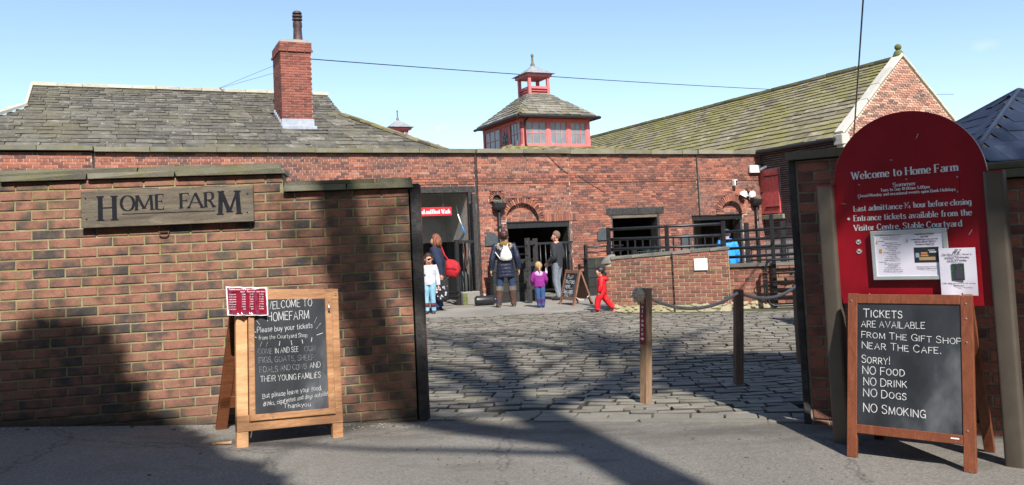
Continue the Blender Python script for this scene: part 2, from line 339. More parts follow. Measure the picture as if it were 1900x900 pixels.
# ------------------------------------------------------------------ stroke lettering
GL = {
'A': (8, "0,0 4,10 8,0|1.5,3.6 6.5,3.6"), 'B': (6.5, "0,0 0,10|~0,10 3.5,10 5.4,9.2 5.4,6.6 3.5,5.4 0,5.4|~0,5.4 4,5.4 6.3,4.2 6.3,1.4 4,0 0,0"),
'C': (7.5, "~7.2,8.2 5.6,9.9 3.4,10 1,8.2 0,5 1,1.8 3.4,0 5.6,.1 7.3,1.8"), 'D': (7.5, "0,0 0,10|~0,10 3.5,10 6.5,8 7.4,5 6.5,2 3.5,0 0,0"),
'E': (6, "0,0 0,10|0,10 5.8,10|0,5.3 4.6,5.3|0,0 6,0"), 'F': (5.6, "0,0 0,10|0,10 5.8,10|0,5.2 4.6,5.2"),
'G': (7.6, "~7.2,8.2 5.6,9.9 3.4,10 1,8.2 0,5 1,1.8 3.4,0 5.6,.3 7.4,2|7.4,4.4 7.4,0|4.6,4.4 7.4,4.4"), 'H': (7.4, "0,0 0,10|7.4,0 7.4,10|0,5.2 7.4,5.2"),
'I': (1, ".5,0 .5,10"), 'J': (4, "~3.6,10 3.6,3 2.6,.3 .8,0 0,1.4"), 'K': (7, "0,0 0,10|6.4,10 .2,4.4|2.2,6.2 7,0"), 'L': (5.8, "0,0 0,10|0,0 5.8,0"),
'M': (9, "0,0 .6,10|.6,10 4.5,1|4.5,1 8.4,10|9,0 8.4,10"), 'N': (7.4, "0,0 0,10|0,10 7.4,0|7.4,0 7.4,10"),
'O': (8, "~4,10 1.2,8.6 0,5 1.2,1.4 4,0 6.8,1.4 8,5 6.8,8.6 4,10"), 'P': (6.3, "0,0 0,10|~0,10 4,10 6.2,8.8 6.2,5.9 4,4.6 0,4.6"),
'R': (7, "0,0 0,10|~0,10 4,10 6,8.8 6,6.2 4,5 0,5|3.2,5 7,0"), 'S': (6, "~5.6,8.4 4.4,9.9 2,10 .3,8.6 .4,6.6 2.6,5.5 4.8,4.5 5.9,2.8 5.2,.8 3,0 1,.2 0,1.8"),
'T': (7.4, "3.7,0 3.7,10|0,10 7.4,10"), 'U': (7, "~0,10 0,3.4 1.2,.6 3.5,0 5.8,.6 7,3.4 7,10"), 'V': (8, "0,10 4,0 8,10"), 'W': (11, "0,10 3,0 5.5,9 8,0 11,10"), 'X': (7, "0,0 7,10|0,10 7,0"),
'Y': (7.4, "0,10 3.7,4.8 7.4,10|3.7,4.8 3.7,0"),
'a': (5, "~.6,5.2 2.2,6.4 4,6 4.6,4.8|4.6,4.8 4.6,0|~4.6,3.6 2,3.4 .2,2.3 .2,.8 1.6,0 3.2,.3 4.6,1.6"), 'b': (5, "0,0 0,10|~0,4.6 1.6,6.3 3.6,6.2 5,4.4 5,2 3.6,.1 1.6,0 0,1.6"),
'c': (4.8, "~4.8,5 3.4,6.4 1.6,6.2 0,4.3 0,2.1 1.6,.1 3.4,0 4.9,1.3"), 'd': (5, "5,0 5,10|~5,4.6 3.4,6.3 1.4,6.2 0,4.4 0,2 1.4,.1 3.4,0 5,1.6"),
'e': (4.9, ".1,3.4 4.9,3.4|~4.9,3.4 4.6,5.3 3,6.4 1.3,6 .1,4.2 .1,2.2 1.4,.2 3.2,0 4.8,1.2"), 'f': (3.4, "~4,9.4 2.9,10 1.6,9.2 1.4,7.5|1.4,7.8 1.4,0|0,6.3 3.4,6.3"),
'g': (5, "~5,6.2 5,-1 4.2,-2.7 2.2,-3 .4,-2.2|~5,4.6 3.4,6.3 1.4,6.2 0,4.4 0,2 1.4,.1 3.4,0 5,1.6"), 'h': (4.8, "0,0 0,10|~0,4.4 1.6,6.2 3.4,6.3 4.6,5|4.6,5 4.6,0"),
'i': (1, ".5,0 .5,6.4|.5,8.4 .5,9.5"), 'j': (2, "~1.5,6.4 1.5,-1.5 0,-3|1.5,8.4 1.5,9.4"), 'k': (5, "0,0 0,10|4.6,6.4 .2,2.8|1.7,4 5,0"), 'l': (1, ".5,0 .5,10"),
'm': (8.4, "0,0 0,6.4|~0,4.4 1.4,6.2 3,6.2 4.2,5|4.2,5 4.2,0|~4.2,4.4 5.6,6.2 7.2,6.2 8.3,5|8.3,5 8.3,0"), 'n': (4.8, "0,0 0,6.4|~0,4.4 1.6,6.2 3.4,6.3 4.6,5|4.6,5 4.6,0"),
'o': (5.4, "~2.7,6.4 .8,5.5 0,3.2 .8,.9 2.7,0 4.6,.9 5.4,3.2 4.6,5.5 2.7,6.4"), 'p': (5, "0,-3 0,6.4|~0,4.6 1.6,6.3 3.6,6.2 5,4.4 5,2 3.6,.1 1.6,0 0,1.6"),
'r': (3.2, "0,0 0,6.4|~0,4 1.2,6 3.2,6.2"), 's': (4, "~3.8,5.2 2.8,6.4 1,6.3 .2,5 1,3.8 3,2.9 4,1.6 3,.1 1,0 0,1.2"), 't': (3.4, "~1.4,9 1.4,1.4 2.2,.1 3.6,.4|0,6.3 3.4,6.3"),
'u': (4.8, "~0,6.4 0,1.8 1,.1 2.8,0 4.6,1.8|4.6,6.4 4.6,0"), 'v': (5, "0,6.4 2.5,0 5,6.4"), 'w': (7.4, "0,6.4 1.9,0 3.7,5.8 5.5,0 7.4,6.4"), 'y': (5, "0,6.4 2.6,.2|5,6.4 1.2,-3"), 'x': (5, "0,0 5,6.4|0,6.4 5,0"),
'0': (5.6, "~2.8,10 .7,8.5 0,5 .7,1.5 2.8,0 4.9,1.5 5.6,5 4.9,8.5 2.8,10"), '1': (2.4, "2,0 2,10|2,10 .2,8.4"), '2': (5, "~.2,8.3 1.5,10 3.8,9.8 4.8,8 4,5.5 0,0|0,0 5,0"),
'3': (5, "~.2,9 2,10 4.4,9 4.2,6.4 2,5.4|~2,5.4 4.8,4.6 5,1.6 3,0 1,.1 0,1.2"), '4': (5.4, "4,0 4,10|4,10 0,3|0,3 5.4,3"), '5': (5, "4.6,10 .8,10|.8,10 .5,5.6|~.5,5.6 2.5,6.4 4.6,5.2 4.9,2.6 3.4,.3 1.2,0 0,1"),
'7': (5, "0,10 5,10|5,10 1.6,0"), '8': (5, "~2.5,5.4 .4,7 .6,9.2 2.5,10 4.4,9.2 4.6,7 2.5,5.4 0,3.6 .2,1 2.5,0 4.8,1 5,3.6 2.5,5.4"),
'.': (.8, ".4,0 .4,1"), ',': (.9, ".6,.8 .1,-1.6"), '-': (3, "0,3.4 3,3.4"), '!': (.8, ".4,10 .4,3|.4,0 .4,1"), "'": (.8, ".4,10 .4,7.6"), '/': (4, "0,0 4,10"), '&': (7, "~7,0 2,6.6 1.6,9 3.2,10 4.6,8.6 3.6,6.4 .6,4 .2,1.4 2,0 4.4,.4 6.6,4"),
'~f': (9, "5.4,0 5.4,0"), '*': (1.6, "~.8,3 .3,3.6 .8,4.2 1.3,3.6 .8,3"), '>': (9, "0,3.6 8,3.6|5,6.6 8.8,3.6|5,.6 8.8,3.6"), '(': (2, "~2,10 .3,7 .3,3 2,0"), ')': (2, "~0,10 1.7,7 1.7,3 0,0"), ':': (.8, ".4,0 .4,1|.4,5 .4,6"), }
def crom(P, k=5):
    Q = [P[0]] + P + [P[-1]]
    if (P[0] - P[-1]).length < 1e-6: Q = [P[-2]] + P + [P[1]]
    out = []
    for i in range(1, len(Q) - 2):
        a, b, c, d = Q[i - 1:i + 3]
        for j in range(k):
            t = j / k; out.append(.5 * ((2 * b) + (c - a) * t + (2 * a - 5 * b + 4 * c - d) * t * t + (3 * b - a - 3 * c + d) * t ** 3))
    return out + [P[-1]]
def text_mb(s, x, z, h, width=None, style='chalk', y=-.001, weight=1., smallcaps=0, slope=0., jit=0., center=False, mb=None, rise=0., seed=1):
    """lettering laid flat in the x,z plane facing -y; h = cap height; width = fitted width"""
    rr = random.Random(seed + len(s)); mb = mb or MB(); sc = h / 10; gap = 2.5 if style == 'serif' else 2.4
    glyphs = []; cx = 0
    for ch in s:
        if ch == ' ': cx += 4.2; continue
        k = 1.
        if smallcaps and ch.islower(): ch = ch.upper(); k = smallcaps
        g = GL.get(ch) or GL['-']
        glyphs.append((cx, k, g, ch)); cx += g[0] * k + gap
    tot = (cx - gap) * sc; fx = (width / tot) if width else 1.
    x0 = x - (tot * fx / 2 if center else 0); dy = y
    thick, thin = {'serif': (1.75 * weight, .5 * weight), 'chalk': (.95 * weight, .95 * weight), 'sans': (1.2 * weight, 1.2 * weight)}[style]
    for cx, k, (gw, st), chs in glyphs:
        ja, jb, js = rr.uniform(-jit, jit) * .5, rr.uniform(-jit, jit), 1 + rr.uniform(-jit, jit) * .08
        for stroke in st.split('|'):
            sm = stroke.startswith('~'); P = [Vector(tuple(float(q) for q in t.split(','))) for t in stroke.lstrip('~').split()]
            if sm: P = crom(P, 5 if h > .02 else 3)
            P = [Vector((p.x * k + cx + ja + p.y * .02 * ja, p.y * k * js + jb)) for p in P]
            dy -= .00004
            n = len(P); L, Rr = [], []
            for i in range(n):
                d = P[min(i + 1, n - 1)] - P[max(i - 1, 0)]
                if d.length < 1e-6: d = Vector((0, 1))
                d.normalize()
                if style == 'serif':
                    up = abs(d.y); diag = (d.x * d.y > .12 and not sm)       # rising strokes are the thin ones
                    w = thin + (thick - thin) * (up ** 1.5) * (.38 if diag else 1)
                else: w = thick * (1 + rr.uniform(-.16, .16))
                nrm = Vector((-d.y / fx, d.x)) * w / 2
                e = d * w * .45 if style != 'serif' else Vector((0, 0))
                q = P[i] - (e if i == 0 else Vector((0, 0))) + (e if i == n - 1 else Vector((0, 0)))
                L.append(q + nrm); Rr.append(q - nrm)
            def put(q): return (x0 + q.x * sc * fx, dy, z + q.y * sc + rise * (q.x * sc * fx))
            if not sm and n > 2 and style == 'serif': # separate segments for sharp corners
                for i in range(n - 1):
                    d = (P[i + 1] - P[i]).normalized(); w = thin + (thick - thin) * (abs(d.y) ** 1.5) * (.38 if d.x * d.y > .12 else 1); nn = Vector((-d.y / fx, d.x)) * w / 2
                    dy -= .00003; mb.add([put(P[i] + nn), put(P[i] - nn), put(P[i + 1] - nn), put(P[i + 1] + nn)], [(0, 1, 2, 3)])
            else:
                vs = [put(q) for pair in zip(L, Rr) for q in pair]
                mb.add(vs, [(2 * i, 2 * i + 1, 2 * i + 3, 2 * i + 2) for i in range(n - 1)])
            if style == 'serif' and not sm and chs in 'EFLTZ' and n == 2 and abs(P[0].y - P[1].y) < .2:
                for ex in ((P[1],) if chs != 'T' else (P[0], P[1])):
                    hgt = 1.9 * k; dy -= .00003; mid = 3 < ex.y / k < 8
                    o = -hgt if ex.y > 7 * k else hgt; q0, q1 = (Vector((ex.x, ex.y - (hgt * .7 if mid else 0))), Vector((ex.x, ex.y + (hgt * .7 if mid else o))))
                    mb.add([put(q0), put(q1), put(Vector((ex.x - math.copysign(1.0, ex.x - 3.7) / fx * k, ex.y)))], [(0, 1, 2)])
            if style == 'serif' and not sm:
                for a, b in ((P[0], P[1]), (P[-1], P[-2])):
                    d = (a - b).normalized()
                    if abs(d.y) > .6 and (a - b).length > 2.2 * k:
                        w = (thick * .5 + .5) / fx; dy -= .00003
                        zz = a.y - math.copysign(thin * .5, d.y)
                        mb.add([put(Vector((a.x - w, zz - thin * .5))), put(Vector((a.x + w, zz - thin * .5))), put(Vector((a.x + w, zz + thin * .5))), put(Vector((a.x - w, zz + thin * .5)))], [(0, 1, 2, 3)])
                        s2 = math.copysign(1.1, -d.y)
                        dy -= .00003
                        mb.add([put(Vector((a.x - w * .62, zz))), put(Vector((a.x + w * .62, zz))), put(Vector((a.x + thick * .35 / fx, zz + s2))), put(Vector((a.x - thick * .35 / fx, zz + s2)))], [(0, 1, 2, 3)])
    return mb
def letter(parent, mat, name='lettering', *a, **k): return text_mb(*a, **k).build(name, mat, parent)
# ------------------------------------------------------------------ brickwork
def courses(x0, x1, z0, z1, bl, ch, bond='stretcher', joint=.01, y=0, depth=.05, block=None, skew=None, rr=None, top=None, jy=.002, ljit=.0):
    """matrices of the bricks of one wall face; block(z) -> list of blocked (a,b) spans"""
    rr = rr or random.Random(int(x0 * 100) + int(z1 * 10)); out = []; n = int(round((z1 - z0) / ch)); 
    for i in range(n):
        zc = z0 + (i + .5) * ch
        if bond == 'garden' and (i % 4) == 2: L = bl / 2; off = L * .5
        else: L = bl; off = (i % 2) * bl / 2
        spans = [(x0, x1)]
        if block:
            for a, b in block(zc):
                ns = []
                for p, q in spans:
                    if b <= p or a >= q: ns.append((p, q)); continue
                    if a > p: ns.append((p, a))
                    if b < q: ns.append((b, q))
                spans = ns
        for p, q in spans:
            k = math.floor((p - x0 + off) / L)
            while True:
                a = x0 - off + k * L; b = a + L; k += 1
                if a >= q - .01: break
                a, b = max(a, p), min(b, q)
                if b - a < .035: continue
                j = joint; yy = y + rr.uniform(-jy, jy)
                out.append(bx((a + b) / 2, yy + depth / 2, zc + rr.uniform(-jy, jy) * .5, b - a - j, depth, ch - j, Matrix.Rotation(rr.uniform(-1, 1) * ljit, 4, 'Y')))
    return out
BR_FRONT = [piece_mesh('brick', k, MT['front_brick'], (.018, .055), .012) for k in range(14)]
BR_PIER = [piece_mesh('brick', k, MT['pier_brick'], (.02, .06), .014) for k in range(10)]
BR_YARD = [piece_mesh('brick', k, MT['yard_brick'], (0, 0)) for k in range(9)]
BR_CHIM = [piece_mesh('brick', k, MT['chimney_brick'], (0, 0)) for k in range(9)]
BR_SOOT = [piece_mesh('brick', k, MT['soot_brick'], (0, 0)) for k in range(9)]
BR_GABLE = [piece_mesh('brick', k, MT['gable_brick'], (0, 0)) for k in range(9)]
BR_RAMP = [piece_mesh('brick', k, MT['ramp_brick'], (0, 0)) for k in range(9)]
ST_SLATE = [piece_mesh('slate', k, MT['slate_roof'], (.015, .03), .02, '+z') for k in range(9)]
ST_BARN = [piece_mesh('slate', k, MT['barn_slate'], (.015, .03), .02, '+z') for k in range(9)]
ST_CUP = [piece_mesh('slate', k, MT['cupola_slate'], (.015, .03), .02, '+z') for k in range(9)]
ST_BLUE = [piece_mesh('slate', k, MT['blue_slate'], (0, 0), 0, '+z') for k in range(7)]
ST_SETT = [piece_mesh('sett', k, MT['sett'], (.022, .11), .05, '+z', bulge=.09, drop=.25) for k in range(14)]
ST_KERB = [piece_mesh('kerb_stone', k, MT['kerb'], (.03, .08), .03, '+z', bulge=.03) for k in range(7)]
ST_COP = [piece_mesh('coping_stone', k, MT['coping'], (.01, .06), .004) for k in range(5)]
def solid_stone(name, mat, k, jit=.01):
    mb = MB().box(-.5, .5, -.5, .5, -.5, .5); me = mb.mesh(name); bm = bmesh.new(); bm.from_mesh(me); bmesh.ops.recalc_face_normals(bm, faces=bm.faces)
    bmesh.ops.bevel(bm, geom=bm.edges[:], offset=.025, segments=1, affect='EDGES')
    rr = random.Random(k)
    for v in bm.verts: v.co += Vector((rr.uniform(-jit, jit) * .4, rr.uniform(-jit, jit), rr.uniform(-jit, jit) * 2))
    bm.to_mesh(me); bm.free(); me.materials.append(mat); set_rnd(me, (k * .381966) % 1); return me
CP_FRONT = [solid_stone('coping_stone', MT['front_coping'], k, .02) for k in range(6)]
CP_YARD = [solid_stone('coping_stone', MT['coping'], k, .012) for k in range(6)]
CP_PALE = [solid_stone('coping_stone', MT['pale_stone'], k, .006) for k in range(4)]
RIDGE = [solid_stone('ridge_stone', MT['ridge_stone'], k, .02) for k in range(6)]
HIPST = [solid_stone('hip_stone', MT['barn_slate'], k, .03) for k in range(6)]
def slates(parent, metas, slope_len, ul, ur, rows, wmin, wmax, M, keep=300, t=.024, rr=None, skip=None, gap=.012, hipk=.5):
    """stone slates on a slope. M: local frame x along eaves, y up the slope, z normal. ul(v), ur(v): side limits. rows: list of row heights"""
    rr = rr or random.Random(3); v = 0; items = []
    for i, e in enumerate(rows):
        u = ul(v + e / 2) - rr.uniform(0, wmax); U0, U1 = ul(v + e * hipk), ur(v + e * hipk)
        if U1 - U0 < .12: break
        tilt = math.atan(t / e) * .9
        while u < U1:
            w = rr.uniform(wmin, wmax) * (.75 + .5 * (1 - v / slope_len)); a, b = max(u, U0), min(u + w, U1); u += w
            if b - a < .06: continue
            if skip and skip((a + b) / 2, v): continue
            L = e * 1.45
            m = Matrix.Translation(((a + b) / 2, v + L / 2 + rr.uniform(-.012, .012), t * .5 + .012 + rr.uniform(-.003, .004))) @ Matrix.Rotation(-tilt + rr.uniform(-.02, .02), 4, 'X') @ Matrix.Rotation(rr.uniform(-.012, .012), 4, 'Z') @ Matrix.Rotation(rr.uniform(-.012, .012), 4, 'Y') @ Matrix.Diagonal((b - a - gap, L, t, 1))
            items.append(M @ m)
        v += e
        if v > slope_len - .03: break
    pieces(parent, 'slate', items, metas, keep)
def slope_frame(p0, udir, updir):
    u = Vector(udir).normalized(); v = Vector(updir).normalized(); n = u.cross(v)
    return Matrix(((u.x, v.x, n.x, p0[0]), (u.y, v.y, n.y, p0[1]), (u.z, v.z, n.z, p0[2]), (0, 0, 0, 1)))
# ================================================================== GROUND
def smooth(t): t = min(1, max(0, t)); return t * t * (3 - 2 * t)
def gz(x, y):
    return (.075 * max(0, -x - .95) if x > -6 else .375) * smooth((9 - y) / 1.2) - .13 * smooth((y - 18.5) / 2.5)
def kerb_y(x): return 6.72 - .262 * (x - 0) + .012 * x * x      # line of the kerb between the gate posts
def sheet(name, x0, x1, y0, y1, nx, ny, mat, dz, yf=None):
    vs, fs = [], []
    for j in range(ny + 1):
        for i in range(nx + 1):
            x = x0 + (x1 - x0) * i / nx; a, b = (yf(x) if yf else (y0, y1)); y = a + (b - a) * j / ny
            vs.append((x, y, gz(x, y) + dz + (.006 * noise.noise(Vector((x * .8, y * .8, 0))) if dz > -.02 else 0)))
    for j in range(ny):
        for i in range(nx): a = j * (nx + 1) + i; fs.append((a, a + 1, a + nx + 2, a + nx + 1))
    me = bpy.data.meshes.new(name); me.from_pydata(vs, [], fs); me.polygons.foreach_set('use_smooth', [True] * len(fs)); me.materials.append(mat)
    return link(name, me, None, 'structure')
def ground_mat():
    t = NT('earth'); p = t.coord(); c = t.mix(t.noise(p, .3, 5), (.10, .10, .06), (.07, .10, .035)); return t.out(c, .95)
def asphalt():
    t = NT('asphalt'); p = t.coord()
    big = t.ramp(t.noise(p, .55, 5, .6), [(.3, 0.), (.7, 1.)])
    col = t.mix(big, (.136, .125, .109), (.200, .186, .163))
    v = t.new('ShaderNodeTexVoronoi'); t.link(p, v.inputs['Vector']); v.inputs['Scale'].default_value = 95
    col = t.mix(.5, col, t.ramp(v.outputs['Color'], [(.1, .3), (.9, .85)]), 'OVERLAY')
    st = t.ramp(t.noise(t.mapping(p, (.7, 2.2, 1)), 1.3, 5, .65), [(.56, 0.), (.68, 1.)])
    col = t.mix(t.math('MULTIPLY', st, .45), col, (.085, .072, .055))
    col = t.mix(t.math('MULTIPLY', t.ramp(t.noise(p, 40, 4, .8), [(.66, 0.), (.72, 1.)]), .5), col, (.42, .41, .38))
    vc = t.new('ShaderNodeTexVoronoi', feature='DISTANCE_TO_EDGE'); t.link(t.mapping(p, (1, 1, 1)), vc.inputs['Vector']); vc.inputs['Scale'].default_value = .42
    cr = t.math('ADD', vc.outputs['Distance'], t.math('MULTIPLY', t.math('SUBTRACT', t.noise(p, 3, 6, .7), .5), .12)); col = t.mix(t.ramp(cr, [(.0, .0), (.004, .55), (.012, 0.)]), col, (.03, .028, .025))
    sx = t.new('ShaderNodeSeparateXYZ'); t.link(p, sx.inputs[0]); d = t.math('ADD', sx.outputs[1], t.math('MULTIPLY', sx.outputs[0], .24))     # silt washed against the kerb
    band = t.math('MULTIPLY', t.ramp(t.math('MULTIPLY', d, .1), [(.585, 0.), (.635, 1.), (.67, 1.), (.69, .5)]), t.ramp(t.noise(t.mapping(p, (.8, 2, 1)), 1.6, 5, .65), [(.36, 0.), (.6, 1.)]))
    col = t.mix(t.math('MULTIPLY', band, .75), col, (.07, .060, .048))
    t.bump(t.math('ADD', t.noise(p, 120, 4, .8), t.noise(p, 28, 3)), .9, .007); return t.out(col, .92)
def joint_mat():
    t = NT('joint_earth'); p = t.coord(); c = t.mix(t.ramp(t.noise(p, 1.4, 5, .7), [(.42, 0.), (.6, 1.)]), (.055, .046, .037), (.06, .07, .03))
    t.bump(t.noise(p, 60, 5, .8), .8, .01); return t.out(c, .95)
def apron_mat():
    t = NT('apron'); p = t.coord(); c = t.mix(t.ramp(t.noise(p, .5, 6, .65), [(.3, 0.), (.7, 1.)]), (.17, .157, .135), (.28, .262, .225))
    c = t.mix(t.ramp(t.noise(t.mapping(p, (.3, 1.5, 1)), 1, 5, .7), [(.55, 0.), (.7, .6)]), c, (.12, .11, .09))
    t.bump(t.noise(p, 50, 4), .4, .01); return t.out(c, .9)
sheet('ground', -400, 400, -150, 900, 40, 40, ground_mat(), -.42)
sheet('road', -16, 16, 0, 0, 128, 90, asphalt(), 0, lambda x: (-22., max(kerb_y(min(max(x, -3), 5)), 4.6) + .04 if -1.2 < x < 2.3 else 8.2))
YARD = sheet('cobbled_yard', -5, 11, 0, 0, 64, 60, joint_mat(), -.040, lambda x: (kerb_y(min(max(x, -3), 5)) - .05 if -1.2 < x < 2.3 else 6.9, 17.2))
sheet('yard_apron', -7, 13, 16.35, 34, 60, 60, apron_mat(), .004)
items = []; rr = random.Random(11)
v = 0.
ca, sa = math.cos(R(-7)), math.sin(R(-7))
while v < 11.5:
    h = rr.uniform(.140, .185) * (1.25 if v < .6 else 1); u = -6 + rr.uniform(0, .3)
    while u < 10:
        w = rr.uniform(.22, .40) if v < 1.2 else rr.uniform(.16, .31); uc = u + w / 2; u += w
        x = uc * ca - (v + h / 2) * sa; y = 5.65 + uc * sa + (v + h / 2) * ca
        y += .42 * noise.noise(Vector((x * .38, y * .38, 3))) + .07 * noise.noise(Vector((x * 1.3, y * 1.3, 8)))
        ok = y > kerb_y(min(max(x, -1.2), 3)) + .30 and y < 16.5 + .15 * math.sin(x * 2) and (x > -1.6 - .12 * y + .5 or y > 9) and x < .42 * y + 1.6 and x > -.16 * y - 1.2 and (x > -.95 or y > 7.2) and (x < 2.2 or y > 7)
        if x > 1.9 and y > 15.4 - .28 * (x - 1.9): ok = False
        if ok:
            gx = .028
            items.append(Matrix.Translation((x, y, gz(x, y) - .035 + rr.uniform(-.006, .007))) @ Matrix.Rotation(R(-7 + rr.uniform(-4, 4)) + .45 * (noise.noise(Vector(((x + .1) * .38, y * .38, 3))) - noise.noise(Vector(((x - .1) * .38, y * .38, 3)))) / .2, 4, 'Z') @ Matrix.Rotation(R(rr.uniform(-1.5, 1.5)), 4, 'X') @ Matrix.Rotation(R(rr.uniform(-1.5, 1.5)), 4, 'Y') @ Matrix.Diagonal((w - .008, h - .022, .085, 1)))
    v += h
pieces(YARD, 'sett', items, ST_SETT, 300)
KERB = sheet('kerb', -.95, 2.2, 0, 0, 12, 1, MT['front_mortar'], -.022, lambda x: (kerb_y(x) + .0, kerb_y(x) + .34))
x = -.84; items = []
while x < 2.1:                                               # thin worn kerb slabs, then a row of wide setts
    w = rr.uniform(.65, .95) if x > -.1 else rr.uniform(.2, .3); xc = x + w / 2; a = math.atan(kerb_y(xc + .1) / .2 - kerb_y(xc - .1) / .2)
    items.append(Matrix.Translation((xc, kerb_y(xc) + .055, -.02)) @ Matrix.Rotation(a, 4, 'Z') @ Matrix.Diagonal((w - .01, .11, .07, 1))); x += w
x = -.86
while x < 2.15:
    w = rr.uniform(.22, .36); xc = x + w / 2; a = math.atan(kerb_y(xc + .1) / .2 - kerb_y(xc - .1) / .2); d = rr.uniform(.15, .19)
    items.append(Matrix.Translation((xc, kerb_y(xc) + .215, -.022 + rr.uniform(-.004, .005))) @ Matrix.Rotation(a + rr.uniform(-.06, .06), 4, 'Z') @ Matrix.Diagonal((w - .012, d, .07, 1))); x += w
for m in items:
    o = bpy.data.objects.new('kerb_stone', rr.choice(ST_KERB if m.to_scale().x > .4 or True else ST_SETT)); COL.objects.link(o); o.parent = KERB; o.matrix_local = m
# grit and dead leaves that gather at the foot of the walls
def debris(name, n, place, mat, s0, s1):
    mb = MB(); r2 = random.Random(5)
    for _ in range(n):
        x, y = place(r2); s = r2.uniform(s0, s1); M = Matrix.Translation((x, y, gz(x, y) + s * .3)) @ Matrix.Rotation(r2.uniform(0, 6), 4, 'Z') @ Matrix.Rotation(r2.uniform(-.5, .5), 4, 'X')
        mb.box(-s, s, -s * .6, s * .6, -s * .3, s * .3, M)
    o = mb.build(name, mat); o['kind'] = 'stuff'; return o
def at_wall(r2):
    s = r2.uniform(-3.6, .1); d = abs(r2.gauss(0, .10)) + .03; a = R(10.5); return (-.862 + s * math.cos(a) + d * math.sin(a), 6.924 + s * math.sin(a) - d * math.cos(a))
LFM = plain('dead_leaf', (.13, .075, .035), .9, var=.5, scale=50)
debris('dead_leaves', 70, lambda q: (at_wall(q) if q.random() < .35 else (q.uniform(-4, 3), q.uniform(3.2, 6.6))), LFM, .006, .013)
debris('gravel', 520, at_wall, plain('grit', (.34, .32, .28), .9, var=.5, scale=80), .002, .007)
debris('gravel', 260, lambda q: (q.uniform(-.6, 2.2), q.uniform(4.6, 6.5)), plain('dark_grit', (.10, .09, .075), .9, var=.5, scale=80), .002, .006)
def moss_place(q):
    x = q.uniform(-1.2, 3.5); return (x, q.uniform(6.9, 12))
# ================================================================== LEFT WALL
FL = frame(-.862, 6.924, 10.5); LW = thing('boundary_wall', 'tall weathered multi-coloured brick wall left of the gateway, two-tier stone coping', 'wall', FL)
mb = MB(); mb.box(-9, -.005, .007, .33, -.35, 1.93); mb.box(-9, -1.02, .0075, .329, 1.93, 2.085); mb.build('wall_core', MT['front_mortar'], LW)
CH = .0762
it = courses(-5.6, 0, 1.94 - 27 * CH, 1.94, .2335, CH, depth=.05, joint=.0125, ljit=.0035)
it += courses(-5.6 - .11, -1.02, 1.94, 1.94 + 2 * CH, .2335, CH, depth=.05, joint=.0125, ljit=.0035)
pieces(LW, 'brick', it, BR_FRONT, 300, lambda c: c.x > -3.3 and c.z > 0)
def coping(parent, metas, x0, x1, y0, y1, z0, z1, L=.6, seed=1, name='coping_stone'):
    r2 = random.Random(seed); x = x0
    while x < x1 - .02:
        b = min(x + L * r2.uniform(.85, 1.15), x1); b = x1 if x1 - b < L * .35 else b
        o = bpy.data.objects.new(name, r2.choice(metas)); COL.objects.link(o); o.parent = parent
        o.matrix_local = Matrix.Translation(((x + b) / 2, (y0 + y1) / 2 + r2.uniform(-.004, .004), (z0 + z1) / 2 + r2.uniform(-.002, .002))) @ Matrix.Rotation(r2.uniform(-.003, .003), 4, 'Y') @ Matrix.Diagonal((b - x - .007, y1 - y0, z1 - z0, 1)); x = b
coping(LW, CP_FRONT, -6.2, -1.0, -.045, .37, 2.092, 2.137, .62, 1); coping(LW, CP_FRONT, -6.4, -1.035, -.02, .35, 2.137, 2.178, 1.3, 2)
coping(LW, CP_FRONT, -1.018, .035, -.045, .37, 1.941, 1.988, .55, 3); coping(LW, CP_FRONT, -1.01, .03, -.02, .35, 1.988, 2.026, .8, 4)
# shackle fixed in the wall
SH = thing('wall_ring', 'small rusty iron shackle hanging under the carved timber sign', 'ring', FL @ Matrix.Translation((-1.945, -.012, 1.640)))
MB().tube([(-.034, 0, .018), (-.032, 0, -.012), (-.018, 0, -.022), (.018, 0, -.022), (.032, 0, -.012), (.034, 0, .018)], .0042, 8).build('bow', MT['rust'], SH, smooth=True)
MB().tube([(-.042, 0, .018), (.042, 0, .018)], .004, 8).build('pin', MT['rust'], SH)
# gate post at the wall end
GP = thing('gate_post', 'tall black gate post with brown side at the end of the left wall', 'post', FL)
MB().box(.008, .088, -.01, .29, -.1, 1.975).build('post_body', MT['black_timber'], GP, bevel=.004)
MB().box(.0885, .100, .0, .28, -.1, 1.965).build('side_plate', plain('brown_steel', (.065, .028, .024), .55, var=.3, scale=9), GP, bevel=.002)
MB().ball((.104, .05, 1.2), .012, 8, 6).build('bolt', MT['steel'], GP)
# ================================================================== CARVED SIGN
HS = thing('timber_sign', 'weathered grey timber board with large carved dark serif lettering on the left wall', 'sign', FL @ Matrix.Translation((-2.539, -.062, 1.708)))
MB().box(0, 1.289, .004, .052, 0, .29).build('board', MT['grey_wood'], HS, bevel=.004)
for bb in (.15, 1.05): MB().box(bb, bb + .08, .052, .08, .03, .26).build('batten', MT['grey_wood'], HS)
K = .000714
def px(x): return (x - 40) * K
def cl(ch, x0, x1, zt, zb, w=1.0): text_mb(ch, px(x0) + (.008 if ch in 'HMEFR' else .002), zb - 1.708, zt - zb, px(x1) - px(x0) - (.016 if ch in 'HMEFR' else .004), 'serif', y=.0025, weight=w).build('letter', MT['carved'], HS)
cl('H', 226, 392, 1.954, 1.760, 1.05); cl('O', 448, 585, 1.950, 1.832, 1.1); cl('M', 595, 780, 1.950, 1.832, 1.05); cl('E', 805, 905, 1.952, 1.834, 1.05)
cl('F', 1062, 1165, 1.954, 1.834, 1.05); cl('A', 1150, 1300, 1.954, 1.834, 1.05); cl('R', 1322, 1432, 1.956, 1.836, 1.05); cl('M', 1474, 1698, 1.962, 1.772, 1.05)
